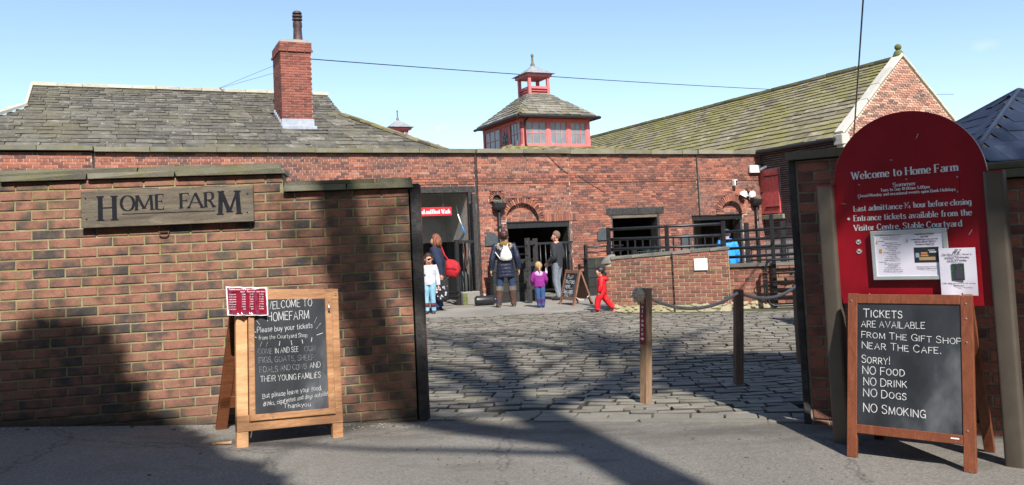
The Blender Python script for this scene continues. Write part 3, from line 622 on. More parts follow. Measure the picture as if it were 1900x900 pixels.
MB().box(px(460), px(1430), .0015, .004, .0965, .1015).build('underline', MT['carved'], HS)
for x, z in ((.035, .23), (.04, .07), (1.245, .225), (1.24, .075)): MB().tube([(x, .001, z), (x, .006, z)], .006, 8).build('screw', MT['carved'], HS)
# ================================================================== RIGHT WALL
FR = frame(2.105, 6.208, -29); RW = thing('boundary_wall', 'dark shaded brick wall right of the gateway behind the red arched sign', 'wall', FR)
mb = MB(); mb.box(.02, 7, .008, .33, -.35, 1.70); mb.box(.02, .70, .0085, .329, 1.70, 1.95); mb.build('wall_core', MT['pier_mortar'], RW)
it = courses(.045, 5.2, 1.711 - 24 * CH, 1.711, .2335, CH, depth=.05, joint=.013, ljit=.004, rr=random.Random(4))
it += courses(.045, .7, 1.711, 1.711 + 3 * CH, .2335, CH, depth=.05, joint=.013, ljit=.004, rr=random.Random(5))
pieces(RW, 'brick', it, BR_PIER, 300, lambda c: c.x < 1.7 and c.z > 0)
coping(RW, CP_FRONT, -.03, .73, -.045, .37, 1.962, 2.022, .5, 6)
coping(RW, CP_FRONT, .705, 6, -.045, .37, 1.722, 1.778, .6, 7); coping(RW, CP_FRONT, .71, 6, -.02, .35, 1.779, 1.828, .9, 8)
GP2 = thing('gate_post', 'black gate post edge at the left end of the dark right wall', 'post', FR)
MB().box(-.012, .034, -.012, .20, -.1, 1.955).build('post_body', MT['black_timber'], GP2, bevel=.003)
MB().box(-.02, -.0125, .02, .19, -.1, 1.9).build('side_plate', MT['black_paint'], GP2)
# ================================================================== FARM RANGE ACROSS THE YARD
FF = frame(-.917, 22, 25.5); FB = thing('farm_range', 'long red brick farm range with arched doorways and stone coping across the yard', 'building', FF)
YC = .0675
def holes(z):
    b = []
    if z < 2.80: b.append((-4.6, -.27))
    if 2.80 <= z < 2.97: b.append((-4.9, -.06))
    if z < 1.96: b += [(.80, 2.74), (6.98, 8.87)]
    for c, ro, ri in ((1.27, .655, .50), (8.46, .60, .40)):
        if z >= 1.96 and z < 1.98 + ro: b.append((c - math.sqrt(max(0, ro * ro - (z - 1.98) ** 2)), c + math.sqrt(max(0, ro * ro - (z - 1.98) ** 2))))
    for c, cz, ro in ((.54, 2.60, .225), (9.18, 2.56, .20)):
        if abs(z - cz) < ro: w = math.sqrt(ro * ro - (z - cz) ** 2); b.append((c - w, c + w))
        if cz - .12 > z > cz - .30: pass
    if .83 < z < 2.06: b.append((4.13, 5.77))
    if 2.06 <= z < 2.27: b.append((3.96, 5.95))
    return b
it = []
segs = [(-12.6, -9.15, -.05), (-9.11, -.04, 0.), (0., 2.81, -.06), (2.81, 7.25, -.06), (7.28, 9.73, -.11)]
zb = 3.83 - 57 * YC
for i, (a, b, y) in enumerate(segs):
    lo = 0 if b > 0 else 0
    z_lo = zb if b > -4 else zb + 20 * YC
    it += [m for m in courses(a, b, z_lo, 3.06 - .0175, .232, YC, 'garden', .011, y, .06, holes, rr=random.Random(i + 30))] if False else courses(a, b, z_lo, zb + 45 * YC, .232, YC, 'garden', .011, y, .06, holes, rr=random.Random(i + 30))
    it += courses(a, b, zb + 45 * YC, zb + 48 * YC, .232, YC, 'garden', .011, y - .022, .08, rr=random.Random(i + 40))
    it += courses(a, b, zb + 48 * YC, 3.83, .232, YC, 'garden', .011, y, .06, rr=random.Random(i + 50))
# infill of the arches
def arc_fill(c, r, y):
    o = []
    for k in range(8):
        z = 1.98 + (k + .5) * .065; w = r * r - (z - 1.98) ** 2
        if w > .01: w = math.sqrt(w); o += courses(c - w, c + w, z - .0325, z + .0325, .22, .065, 'stretcher', .011, y, .05, rr=random.Random(k))
    return o
it += arc_fill(1.27, .50, .06) + arc_fill(8.46, .40, .03)
pieces(FB, 'brick', it, BR_YARD, 300, lambda c: (c.x > -.3 and c.z > 1.0) or (c.x < -1 and c.z > 3.25))
# brick arches, each voussoir a brick
it = []
for c, cz, ri, ro, n, a0, a1, y in ((1.27, 1.98, .50, .655, 26, 0, 180, -.07), (8.46, 1.98, .40, .60, 22, 0, 180, -.12), (.54, 2.60, .115, .222, 14, -20, 200, -.07), (9.18, 2.56, .11, .2, 13, -10, 190, -.12)):
    for k in range(n):
        a = R(a0 + (a1 - a0) * (k + .5) / n); rm = (ri + ro) / 2; th = abs(R(a1 - a0)) / n * rm
        it.append(Matrix.Translation((c + rm * math.cos(a), y + .03, cz + rm * math.sin(a))) @ Matrix.Rotation(-a, 4, 'Y') @ Matrix.Diagonal((ro - ri - .012, .06, th - .016, 1)))
for k in range(14): it.append(bx(1.98 + k * .075, -.075 + .03, 2.06, .064, .06, .20))            # soldier course beside the first arch
for m in it: o = bpy.data.objects.new('arch_brick', random.choice(BR_YARD)); COL.objects.link(o); o.parent = FB; o.matrix_local = m
# mortar body with its openings: strips between the openings
mb = MB()
def strip(a, b, z0, z1, y, d=.30): mb.box(a, b, y + .008, y + d, z0, z1)
strip(-12.6, -9.15, 1.2, 3.83, -.05); strip(-9.15, -4.6, 1.2, 3.83, 0); strip(-4.6, -.27, 2.97, 3.83, 0); strip(-.27, -.001, -.2, 3.83, 0)
ya = -.06
strip(.01, .315, -.2, 3.83, ya); strip(.315, .765, -.2, 2.375, ya); strip(.315, .765, 2.825, 3.83, ya); strip(.765, 2.74, 2.64, 3.83, ya); strip(.765, .80, -.2, 1.96, ya)
strip(1.93, 2.74, 1.96, 2.64, ya); strip(.7655, .8, 1.96, 2.64, ya); strip(2.74, 2.80, -.2, 3.83, ya); ya = -.055
strip(2.80, 4.13, -.2, 3.83, ya); strip(4.13, 5.77, -.2, .83, ya); strip(4.13, 5.77, 2.06, 3.83, ya); strip(5.77, 6.98, -.2, 3.83, ya); strip(6.98, 7.28, 1.96, 3.83, ya); ya = -.11
strip(7.28, 7.86, 1.96, 3.83, ya); strip(7.86, 8.98, 2.58, 3.83, ya); strip(8.87, 8.98, -.2, 1.96, ya); strip(9.38, 9.73, -.2, 3.83, ya); strip(8.98, 9.38, -.2, 2.36, ya); strip(8.98, 9.38, 2.76, 3.83, ya)
strip(.8, 1.93, 1.965, 2.64, .06, .15); strip(7.86, 9.0, 1.965, 2.58, .03, .15)   # behind the recessed arches
strip(.315, .765, 2.375, 2.825, .05, .1); strip(8.98, 9.38, 2.36, 2.76, .0, .15)
o = mb.build('wall_body', MT['yard_mortar'], FB)
for a, b, z0_, y_ in ((-.05, .0, -.13, -.03), (7.238, 7.278, 1.98, -.09), (-9.16, -9.10, 1.5, -.02)): MB().box(a, b, y_, .02, z0_, 3.82).build('step_shade', MT['black_timber'], FB)  # black strips painting in the shade lines where the wall face steps
for a, b in ((5.70, 5.79), (4.11, 4.16)): MB().box(a, b, -.05, .29, .83, 2.05).build('window_jamb', MT['black_timber'], FB)
coping(FB, CP_YARD, -12.8, -9.12, -.16, .4, 3.87, 3.975, 1.2, 20); coping(FB, CP_YARD, -9.11, -.03, -.11, .4, 3.845, 3.955, 1.25, 21)
coping(FB, CP_YARD, -.02, 2.83, -.17, .4, 3.84, 3.955, 1.2, 22); coping(FB, CP_YARD, 2.84, 7.25, -.165, .4, 3.83, 3.945, 1.3, 23); coping(FB, CP_YARD, 7.26, 9.80, -.22, .4, 3.83, 3.95, 1.3, 24)
# lintels
MB().box(-4.9, -.06, -.012, .25, 2.80, 2.97).build('lintel', MT['black_timber'], FB, bevel=.01); MB().box(-.27, -.15, -.02, .12, -.13, 2.80).build('door_post', MT['black_timber'], FB, bevel=.008)
MB().box(3.96, 5.95, -.072, .2, 2.062, 2.268).build('lintel', MT['black_timber'], FB, bevel=.012); MB().box(4.13, 5.80, -.05, .2, 1.97, 2.06).build('lintel', MT['grey_wood'], FB, bevel=.008)
MB().box(.78, 2.76, -.066, .0, 1.955, 1.98).box(.80, 2.74, -.03, .02, 1.80, 1.955).build('steel_beam', MT['black_paint'], FB)
MB().box(6.96, 8.89, -.116, -.05, 1.955, 1.98).box(6.98, 8.87, -.08, -.02, 1.82, 1.955).build('steel_beam', MT['black_paint'], FB)
for a, b, y_ in ((2.69, 2.74, -.02), (.80, .84, -.02), (8.81, 8.87, -.06), (6.98, 7.02, -.06)): MB().box(a, b, y_, .3, -.13, 1.81).build('door_jamb', MT['black_timber'], FB)
# rooms seen through the openings
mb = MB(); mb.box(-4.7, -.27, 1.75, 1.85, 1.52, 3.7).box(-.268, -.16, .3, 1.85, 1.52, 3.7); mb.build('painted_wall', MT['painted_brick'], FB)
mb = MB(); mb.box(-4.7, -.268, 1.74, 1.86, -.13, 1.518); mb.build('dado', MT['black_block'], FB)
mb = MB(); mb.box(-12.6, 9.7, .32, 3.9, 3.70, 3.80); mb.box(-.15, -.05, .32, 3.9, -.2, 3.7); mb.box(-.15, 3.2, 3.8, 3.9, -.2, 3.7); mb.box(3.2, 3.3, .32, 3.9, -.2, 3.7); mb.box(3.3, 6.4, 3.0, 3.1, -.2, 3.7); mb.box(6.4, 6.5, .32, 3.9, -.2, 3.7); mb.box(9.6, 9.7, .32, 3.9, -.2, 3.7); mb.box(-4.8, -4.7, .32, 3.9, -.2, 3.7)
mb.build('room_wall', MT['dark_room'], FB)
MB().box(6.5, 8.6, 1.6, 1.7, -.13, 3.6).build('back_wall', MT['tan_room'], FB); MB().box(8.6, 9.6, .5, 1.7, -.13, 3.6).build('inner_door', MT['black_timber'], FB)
# ------------------------------------------------------------------ rainwater heads, pipes, lamps, plaques
def hopper(x, y, z, w, pipe_x, lab, bottom=0.):
    t = thing('rainwater_head', lab, 'drainpipe', FF @ Matrix.Translation((x, y, 0)))
    MB().loft([(0, -.11, z - .02, w * .32, .07, .4), (0, -.11, z + .05, w * .5, .1, .35), (0, -.11, z + .17, w * .52, .11, .35)], 16).build('hopper', MT['black_paint'], t)
    MB().tube([(0, -.09, z), (0, -.09, bottom)], .045, 12).build('pipe', MT['black_paint'], t, smooth=True)
    for zz in (z - .5, z - 1.3): MB().tube([(0, -.09, zz), (0, -.09, zz + .06)], .056, 12).build('collar', MT['black_paint'], t)
    mb = MB(); r2 = random.Random(3)
    for _ in range(90): a = r2.uniform(0, 6.28); mb.tube([(r2.uniform(-.14, .14), -.11 + r2.uniform(-.07, .07), z + .17 + r2.uniform(0, .05)), (r2.uniform(-.16, .16), -.11 + r2.uniform(-.08, .08), z + .19 + r2.uniform(0, .08))], .004, 3)
    o = mb.build('nest', plain('straw', (.24, .22, .17), .95, var=.5, scale=30), t, kind='stuff'); return t
hopper(.545, -.06, 2.32, .36, .54, 'black rainwater head and pipe beneath the small round hole left of the first arch')
hopper(9.38, -.11, 2.24, .34, 9.38, 'black rainwater head and pipe at the right end of the red range')
for c, y, z in ((.54, -.03, 2.60), (9.18, -.08, 2.56)): MB().tube([(c, y + .03, z), (c, y + .05, z)], .113, 18).build('vent_hole', MT['dark_room'], FB)
for i, (x, z, lab) in enumerate(((.32, 1.36, 'dark slate plaque with a shaped top left of the first doorway'), (3.80, 1.36, 'dark slate plaque between the first doorway and the window opening'), (6.70, 1.04, 'dark plaque beside the doorway at the far right'))):
    t = thing('wall_plaque', lab, 'plaque', FF @ Matrix.Translation((x, -.08 if i != 2 else -.075, z)), 'dark plaques on the farm range')
    h = .36 if i < 2 else .42; w = .19
    pts = [(-w, 0), (w, 0), (w, h * .72), (w * .72, h * .74), (w * .55, h * .92), (0, h), (-w * .55, h * .92), (-w * .72, h * .74), (-w, h * .72)]
    MB().prism(pts, -.02, .015).build('slab', plain('plaque_slate%d' % i, (.055, .065, .07), .5, var=.2, scale=10), t, bevel=.004)
t = thing('floodlight', 'small white security light above the second arch of the range', 'lamp', FF @ Matrix.Translation((8.57, -.11, 2.93)))
MB().box(-.05, .07, -.16, -.02, -.09, .10).build('body', MT['white_paint'], t, bevel=.015); MB().ball((.01, -.17, .045), .035, 10, 6).build('lens', MT['black_paint'], t); MB().ball((.01, -.17, -.035), .035, 10, 6).build('lens', MT['black_paint'], t); MB().box(-.02, .04, -.03, .01, -.05, .05).build('bracket', MT['black_paint'], t)
t = thing('security_camera', 'white camera on a long white arm at the corner of the range', 'camera', FF @ Matrix.Translation((9.62, -.12, 3.36)))
MB().box(-.42, -.02, -.12, -.03, -.12, .12).build('junction_box', MT['white_paint'], t, bevel=.01)
MB().tube([(-.03, -.1, -.02), (.18, -.28, .09), (.42, -.45, .11), (.5, -.5, .06)], [.045, .045, .045, .05], 10).build('arm', MT['white_paint'], t, smooth=True)
MB().loft([(.5, -.5, -.13, .06, .06), (.5, -.5, -.09, .10, .10), (.5, -.5, .04, .10, .10), (.5, -.5, .06, .06, .06)], 16).build('dome', MT['white_paint'], t, smooth=R(40)); MB().ball((.5, -.5, -.12), .06, 12, 6).build('lens', MT['black_paint'], t)
t = thing('twin_lamp', 'pair of white shaded lamps fixed above the right hand rainwater head', 'lamp', FF @ Matrix.Translation((9.10, -.14, 2.56)))
for dx, tl in ((-.22, 25), (.08, -20)):
    M = Matrix.Translation((dx, -.12, .04)) @ Matrix.Rotation(R(tl), 4, 'Y') @ Matrix.Rotation(R(25), 4, 'X')
    MB().loft([(0, 0, -.09, .13, .10), (0, 0, .0, .115, .09), (0, 0, .06, .06, .05), (0, 0, .08, .02, .02)], 16, cap=False, M=M).build('lamp_shade', MT['white_paint'], t, smooth=True)
MB().tube([(-.22, -.1, .02), (-.05, -.02, -.04), (.08, -.1, .02)], .015, 8).build('bracket', MT['white_paint'], t)
t = thing('electric_cable', 'thin dark cable sagging down the brick face below the cupola', 'cable', FF)
MB().tube([(1.95, -.185, 3.96), (2.1, -.08, 3.82), (2.5, -.075, 3.45), (2.84, -.075, 3.22)], .007, 6).build('cable_run', MT['black_paint'], t)
MB().tube([(3.1, -.09, 3.2), (3.6, -.075, 2.9), (3.95, -.075, 2.72)], .006, 6).build('cable_run', MT['black_paint'], t)
# red banner in the wash bay
t = thing('banner_sign', 'red hanging sign with white lettering in the wash bay beside the gate post', 'sign', FF @ Matrix.Translation((-2.30, .28, 0)))
MB().box(.60, 1.65, -.015, .015, 2.22, 2.445).build('panel', MT['banner_red'], t)
letter(t, MT['sign_white'], 'lettering', 'Hand and Boot Wash', .665, 2.275, .115, .93, 'serif', y=-.017, weight=1.25)
for x in (.8, 1.42): MB().tube([(x, 0, 2.44), (x, 0, 3.0)], .006, 6).build('hanger', MT['steel'], t)
t = thing('wash_hose', 'white and blue hose loop hanging on the painted wall in the wash bay', 'hose', FF)
MB().tube([(-.46, .35, 2.75), (-.47, .36, 2.45), (-.44, .36, 2.25)], .008, 6).build('cord', MT['steel'], t); MB().tube([(-.44, .36, 2.25), (-.38, .36, 2.05), (-.33, .36, 1.93)], .018, 8).build('hose', MT['white_paint'], t, smooth=True)
MB().tube([(-.33, .36, 1.93), (-.29, .36, 1.8), (-.27, .36, 1.72)], .018, 8).build('nozzle', plain('nozzle_blue', (.02, .22, .6), .5, bump=0), t, smooth=True)
t = thing('pipework', 'pale thin pipes clipped to the narrow brick reveal beside the wash bay', 'pipe', FF)
for x in (-.13, -.075): MB().tube([(x, -.03, .3 if x < -.1 else 1.), (x, -.03, 2.2), (x + .01, -.03, 2.5)], .011, 6).build('pipe_run', MT['galv'], t)
# ================================================================== LEFT ROOF AND CHIMNEY
LB = thing('slate_roofed_house', 'house with long weathered stone slate roof behind the range on the left', 'building', FF)
ez, rz, rb = 3.93, 6.12, 4.5; fb = 2.7; sl_ = math.hypot(rz - ez, rb); upd = Vector((0, rb, rz - ez)).normalized()
MF = slope_frame((0, .05, ez), (1, 0, 0), upd)
fv = fb / rb * sl_
def ul(v): return -12.5 + (v / fv) * 1.95 if v < fv else -10.62
def ur(v): return -.75 - (v / fv) * 2.12 if v < fv else -2.87
mb = MB(); P = lambda u, v, n=0: MF @ Vector((u, v, n))
back = lambda u, b, z: Vector((u, b, z))
V = [P(-12.5, 0), P(-.75, 0), P(-2.87, fv), P(-2.87, sl_), P(-10.62, sl_), P(-10.62, fv), back(-12.5, 9.0, ez), back(-.75, 9.0, ez), back(-2.87, 6.3, 5.24), back(-10.62, 6.3, 5.24)]
mb.add(V, [(0, 1, 2, 5), (5, 2, 3, 4), (4, 3, 8, 9), (9, 8, 7, 6), (1, 7, 8, 2), (2, 8, 3), (0, 5, 9, 6), (5, 4, 9)])
ROOF = mb.build('roof', MT['black_timber'], LB)
rows = [.30 - .15 * (i / 24) for i in range(30)]
slates(ROOF, ST_SLATE, sl_, ul, ur, rows, .30, .62, MF, 300, rr=random.Random(12), skip=lambda u, v: -4.72 < u < -3.95 and 1.75 < v < 2.9)
x = -10.66; r2 = random.Random(9)
def along(parent, metas, name, a, b, L, w, h, dz=0.):
    a, b = Vector(a), Vector(b); n = max(1, round((b - a).length / L)); d = (b - a) / n
    X = d.normalized(); Y = Vector((0, 0, 1)).cross(X).normalized(); Z = X.cross(Y)
    for i in range(n):
        c = a + d * (i + .5) + Z * dz + Z * random.uniform(-.006, .006)
        M = Matrix(((X.x, Y.x, Z.x, c.x), (X.y, Y.y, Z.y, c.y), (X.z, Y.z, Z.z, c.z), (0, 0, 0, 1))) @ Matrix.Rotation(random.uniform(-.02, .02), 4, 'Z') @ Matrix.Diagonal((d.length - .012, w, h, 1))
        o = bpy.data.objects.new(name, random.choice(metas)); COL.objects.link(o); o.parent = parent; o.matrix_local = M
along(ROOF, RIDGE, 'ridge_stone', P(-10.64, sl_, .03), P(-2.85, sl_, .03), .62, .30, .09, .02)
along(ROOF, HIPST, 'hip_stone', P(-2.90, fv + .0, .02), P(-.86, -.06, .02), .42, .34, .06, .03)
along(ROOF, HIPST, 'hip_stone', P(-2.70, fv - .02, -.05), P(-.60, -.06, -.05), .36, .30, .07, .0)
along(ROOF, RIDGE, 'hip_stone', P(-10.66, fv + .03, .04), P(-12.6, -.05, .04), .5, .22, .07, .03)
MB().add([P(-10.66, fv, -.05), P(-10.66, sl_, -.05), P(-10.66, sl_, .09), P(-10.66, fv, .09), P(-10.60, fv, -.05), P(-10.60, sl_, -.05), P(-10.60, sl_, .09), P(-10.60, fv, .09)], [(0, 1, 2, 3), (7, 6, 5, 4), (0, 3, 7, 4), (1, 5, 6, 2), (3, 2, 6, 7), (0, 4, 5, 1)]).build('verge', MT['ridge_stone'], ROOF)
CHM = MB().box(-4.73, -3.94, 1.62, 2.74, 4.3, 7.0).build('chimney', MT['soot_mortar'], LB)
it = []
cc = .0665; z0 = 4.92
for a, b, z_a, n, gr in ((-4.74, -3.93, z0, 27, 0), (-4.78, -3.89, z0 + 27 * cc, 1, .04), (-4.755, -3.915, z0 + 28 * cc, 3, .015)):
    g = gr
    it += courses(a, b, z_a, z_a + n * cc, .225, cc, 'stretcher', .01, 1.60 - g, .06, rr=random.Random(2))
    side = courses(-(2.76 + g), -(1.60 - g) , z_a, z_a + n * cc, .225, cc, 'stretcher', .01, 0, .06, rr=random.Random(3))
    Ms = Matrix.Translation((a, 0, 0)) @ Matrix.Rotation(R(-90), 4, 'Z')
    it += [Ms @ m for m in side]
pieces(CHM, 'brick', it, BR_CHIM, 300)
CAPM = stone('flaunching', [(.1, (.20, .18, .15)), (.9, (.36, .33, .28))], sc=6)
MB().loft([(-4.335, 2.18, 7.0, .40, .56, .3), (-4.335, 2.18, 7.06, .38, .54, .35), (-4.335, 2.18, 7.12, .22, .3, .6)], 20).build('chimney_cap', CAPM, CHM)
pot = MB().loft([(-4.19, 2.0, 7.08, .16, .16), (-4.19, 2.0, 7.16, .125, .125), (-4.19, 2.0, 7.45, .11, .11), (-4.19, 2.0, 7.5, .125, .125), (-4.19, 2.0, 7.62, .12, .12), (-4.19, 2.0, 7.63, .09, .09), (-4.19, 2.0, 7.66, .09, .09), (-4.19, 2.0, 7.67, .135, .135), (-4.19, 2.0, 7.71, .135, .135), (-4.19, 2.0, 7.72, .09, .09), (-4.19, 2.0, 7.75, .09, .09), (-4.19, 2.0, 7.76, .135, .135), (-4.19, 2.0, 7.80, .135, .135), (-4.19, 2.0, 7.81, .09, .09), (-4.19, 2.0, 7.84, .09, .09), (-4.19, 2.0, 7.85, .13, .13), (-4.19, 2.0, 7.90, .11, .11), (-4.19, 2.0, 7.93, .05, .05)], 20).build('chimney_pot', MT['pot'], CHM, smooth=R(30))
MB().box(-4.76, -3.91, 1.585, 1.64, 4.70, 4.93).box(-4.78, -3.88, 1.40, 1.62, 4.60, 4.72, Matrix.Translation((0, 0, 0))).build('flashing', MT['lead_flash'], CHM, bevel=.01)
for k in range(6): MB().box(-4.775, -4.735, 1.64 + k * .19, 1.83 + k * .19, 4.68 + k * .092, 4.86 + k * .092).build('step_flashing', MT['lead_flash'], CHM)
# chimney stays
t = thing('stay_wire', 'thin pair of stay wires from the ridge to the tall brick chimney', 'wire', FF)
for q in ((-4.75, 2.7, 6.55), (-4.75, 2.7, 6.35)): MB().tube([(-6.05, 4.5, 6.2), q], .006, 5).build('stay', MT['steel'], t)
# ================================================================== CUPOLA
CU = thing('cupola', 'square slate roofed cupola with red framed windows and open lantern above the range', 'cupola', FF)
MB().box(2.95, 5.33, 3.09, 5.95, 3.7, 5.36).build('core', MT['dark_room'], CU)
fr = MB()
x0, x1, y0, y1 = 2.87, 5.41, 3.0, 6.0
for a, b in ((2.87, 3.05), (3.80, 3.92), (4.55, 4.67), (5.26, 5.41)): fr.box(a, b, y0, y0 + .07, 4.42, 5.32)
fr.box(x0, x1, y0 - .012, y0 + .06, 4.34, 4.50); fr.box(x0, x1, y0 - .006, y0 + .06, 5.235, 5.34)
for a, b in ((3.0, 3.12), (3.80, 3.93), (4.55, 4.66), (5.88, 6.0)): fr.box(x0, x0 + .07, a, b, 4.42, 5.32)
fr.box(x0 - .012, x0 + .06, y0, y1, 4.34, 4.50); fr.box(x0 - .006, x0 + .06, y0, y1, 5.235, 5.34)
fr.box(x1 - .07, x1, y0 + .08, y1, 4.34, 5.34)
fr.build('frame', MT['red_frame'], CU, bevel=.008)
MB().box(x0 + .02, x0 + .05, 3.93, 4.55, 4.5, 5.235).build('panel', MT['red_door'], CU)
t2 = MB().tube([(x0 + .0, 4.24, 4.85), (x0 + .03, 4.24, 4.85)], .22, 16).build('fan', MT['lead'], CU)
for k in range(5): a = 2 * math.pi * k / 5; MB().box(-.02, 0, -.05, .05, .02, .19, Matrix.Translation((x0 - .005, 4.24, 4.85)) @ Matrix.Rotation(a, 4, 'X')).build('fan_blade', MT['black_paint'], t2)
for a, b in ((3.05, 3.80), (3.92, 4.55), (4.67, 5.26)):
    w = MB().box(a, a + .035, y0 + .02, y0 + .05, 4.5, 5.235).box(b - .035, b, y0 + .02, y0 + .05, 4.5, 5.235).box(a, b, y0 + .021, y0 + .051, 4.5, 4.53).box(a, b, y0 + .021, y0 + .051, 5.205, 5.235)
    for k in (1, 2): xx = a + (b - a) * k / 3; w.box(xx - .012, xx + .012, y0 + .022, y0 + .05, 4.53, 5.205)
    w.box(a + .035, b - .035, y0 + .024, y0 + .049, 4.855, 4.88)
    w = w.build('window', MT['red_frame'], CU)
    for i in range(3):
        for j in range(2): MB().box(a + (b - a) * i / 3 + .016, a + (b - a) * (i + 1) / 3 - .016, y0 + .034, y0 + .04, 4.53 + j * .35, 4.853 + j * .352).build('pane', MT['pane'], w)
for a, b in ((3.12, 3.80), (4.66, 5.88)):
    w = MB().box(x0 + .021, x0 + .05, a, b, 4.5, 4.53).box(x0 + .021, x0 + .05, a, b, 5.205, 5.235).box(x0 + .024, x0 + .049, a, b, 4.855, 4.88)
    for k in (1, 2): yy = a + (b - a) * k / 3; w.box(x0 + .022, x0 + .05, yy - .012, yy + .012, 4.53, 5.205)
    w = w.build('window', MT['red_frame'], CU)
    for i in range(3):
        for j in range(2): MB().box(x0 + .034, x0 + .04, a + (b - a) * i / 3 + .016, a + (b - a) * (i + 1) / 3 - .016, 4.53 + j * .35, 4.853 + j * .352).build('pane', MT['pane'], w)
cxm, cym = 4.15, 4.45; ex0, ex1, ey0, ey1 = 2.70, 5.60, 2.76, 6.20; hz0, hz1 = 5.40, 6.28; tx, ty = .42, .48
mb = MB(); mb.add([(ex0, ey0, hz0), (ex1, ey0, hz0), (ex1, ey1, hz0), (ex0, ey1, hz0), (cxm - tx, cym - ty, hz1), (cxm + tx, cym - ty, hz1), (cxm + tx, cym + ty, hz1), (cxm - tx, cym + ty, hz1)], [(0, 1, 5, 4), (1, 2, 6, 5), (2, 3, 7, 6), (3, 0, 4, 7), (3, 2, 1, 0)])
CR = mb.build('roof', MT['black_timber'], CU)
def hip_slates(parent, metas, A, B, C_, D, rows, wmin, wmax, keep, t=.024, seed=1, gap=.012):
    """A,B eave ends; D,C_ top ends"""
    A, B, C_, D = map(Vector, (A, B, C_, D)); u = (B - A).normalized(); m = ((C_ + D) / 2 - (A + B) / 2); up = (m - u * m.dot(u)); L = up.length; M = slope_frame(A, u, up)
    lw = (B - A).length; l0 = (D - A).dot(u); l1 = (C_ - A).dot(u)
    slates(parent, metas, L, lambda v: l0 * v / L, lambda v: lw + (l1 - lw) * v / L, rows, wmin, wmax, M, keep, t, random.Random(seed), gap=gap, hipk=.8 if t > .01 else 1.1)
hip_slates(CR, ST_CUP, (ex0, ey0, hz0), (ex1, ey0, hz0), (cxm + tx, cym - ty, hz1), (cxm - tx, cym - ty, hz1), [.19 - .01 * i for i in range(12)], .2, .42, 150, .03, 4)
hip_slates(CR, ST_CUP, (ex0, ey1, hz0), (ex0, ey0, hz0), (cxm - tx, cym - ty, hz1), (cxm - tx, cym + ty, hz1), [.19 - .01 * i for i in range(12)], .2, .42, 140, .03, 5)
g = MB(); g.tube([(ex0 - .03, ey0 - .05, hz0 - .03), (ex1 + .03, ey0 - .05, hz0 - .03)], .05, 8); g.tube([(ex0 - .05, ey0 - .03, hz0 - .03), (ex0 - .05, ey1, hz0 - .03)], .05, 8); g.tube([(ex1 + .05, ey0 - .03, hz0 - .03), (ex1 + .05, ey1, hz0 - .03)], .05, 8)
g.build('gutter', MT['black_paint'], CU)
MB().tube([(3.08, ey0 + .02, hz0 - .05), (3.02, 2.95, 5.25), (3.0, 2.95, 5.15), (3.0, 2.95, 4.5), (3.02, 2.93, 4.42)], .03, 8).build('downpipe', MT['black_paint'], CU, smooth=True)
MB().box(ex0 + .02, ex1 - .02, ey0 + .02, ey1 - .02, 5.36, 5.385).build('soffit', MT['red_door'], CU)
LT = MB().box(cxm - .36, cxm + .36, cym - .36, cym + .36, 6.2, 6.30).build('lantern', MT['lead'], CU)
for sx in (-1, 1):
    for sy in (-1, 1): MB().box(cxm + sx * .35 - .05, cxm + sx * .35 + .05, cym + sy * .37 - .05, cym + sy * .37 + .05, 6.22, 7.0).build('post', MT['red_frame'], LT, bevel=.006)
for k in range(3):
    for sy in (-1, 1): MB().box(-.30, .30, -.05, .05, -.011, .011, Matrix.Translation((cxm, cym + sy * .37, 6.33 + k * .085)) @ Matrix.Rotation(R(35 * sy), 4, 'X')).build('slat', MT['red_frame'], LT)
    for sx in (-1, 1): MB().box(-.05, .05, -.32, .32, -.011, .011, Matrix.Translation((cxm + sx * .35, cym, 6.33 + k * .085)) @ Matrix.Rotation(R(-35 * sx), 4, 'Y')).build('slat', MT['red_frame'], LT)
for sy in (-1, 1): MB().box(cxm - .3, cxm + .3, cym + sy * .37 - .02, cym + sy * .37 + .02, 6.53, 6.60).build('rail', MT['red_frame'], LT)
for sx in (-1, 1): MB().box(cxm + sx * .35 - .02, cxm + sx * .35 + .02, cym - .32, cym + .32, 6.53, 6.60).build('rail', MT['red_frame'], LT)
MB().box(cxm - .46, cxm + .46, cym - .48, cym + .48, 6.92, 7.02).build('fascia', MT['red_frame'], LT, bevel=.006)
def pyr(cx, cy, ax, ay, z0, z1, th=.03):
    mb = MB(); n = 5; rings = []
    for i in range(n + 1): f = i / n; s = 1 - f ** .86; rings.append((cx, cy, z0 + (z1 - z0) * f, ax * s + .015, ay * s + .015, .02))
    V = []; 
    for (a, b, z, p, q, _) in rings: V += [(a - p, b - q, z), (a + p, b - q, z), (a + p, b + q, z), (a - p, b + q, z)]
    F = [(3, 2, 1, 0)] + [(i * 4 + k, i * 4 + (k + 1) % 4, i * 4 + 4 + (k + 1) % 4, i * 4 + 4 + k) for i in range(n) for k in range(4)] + [(n * 4, n * 4 + 1, n * 4 + 2, n * 4 + 3)]
    return mb.add(V, F)
pyr(cxm, cym, .54, .56, 7.02, 7.38).build('lead_roof', MT['lead'], LT)
MB().loft([(cxm, cym, 7.34, .07, .07), (cxm, cym, 7.42, .075, .075), (cxm, cym, 7.47, .04, .04), (cxm, cym, 7.66, .032, .032), (cxm, cym, 7.69, .05, .05), (cxm, cym, 7.74, .05, .05), (cxm, cym, 7.79, .015, .015)], 12).build('finial', MT['coping'], LT, smooth=R(40))
MB().ball((2.78, 1.4, 4.0), .16, 10, 6, (1, 1, .9)).build('ball_stone', MT['coping'], CU)
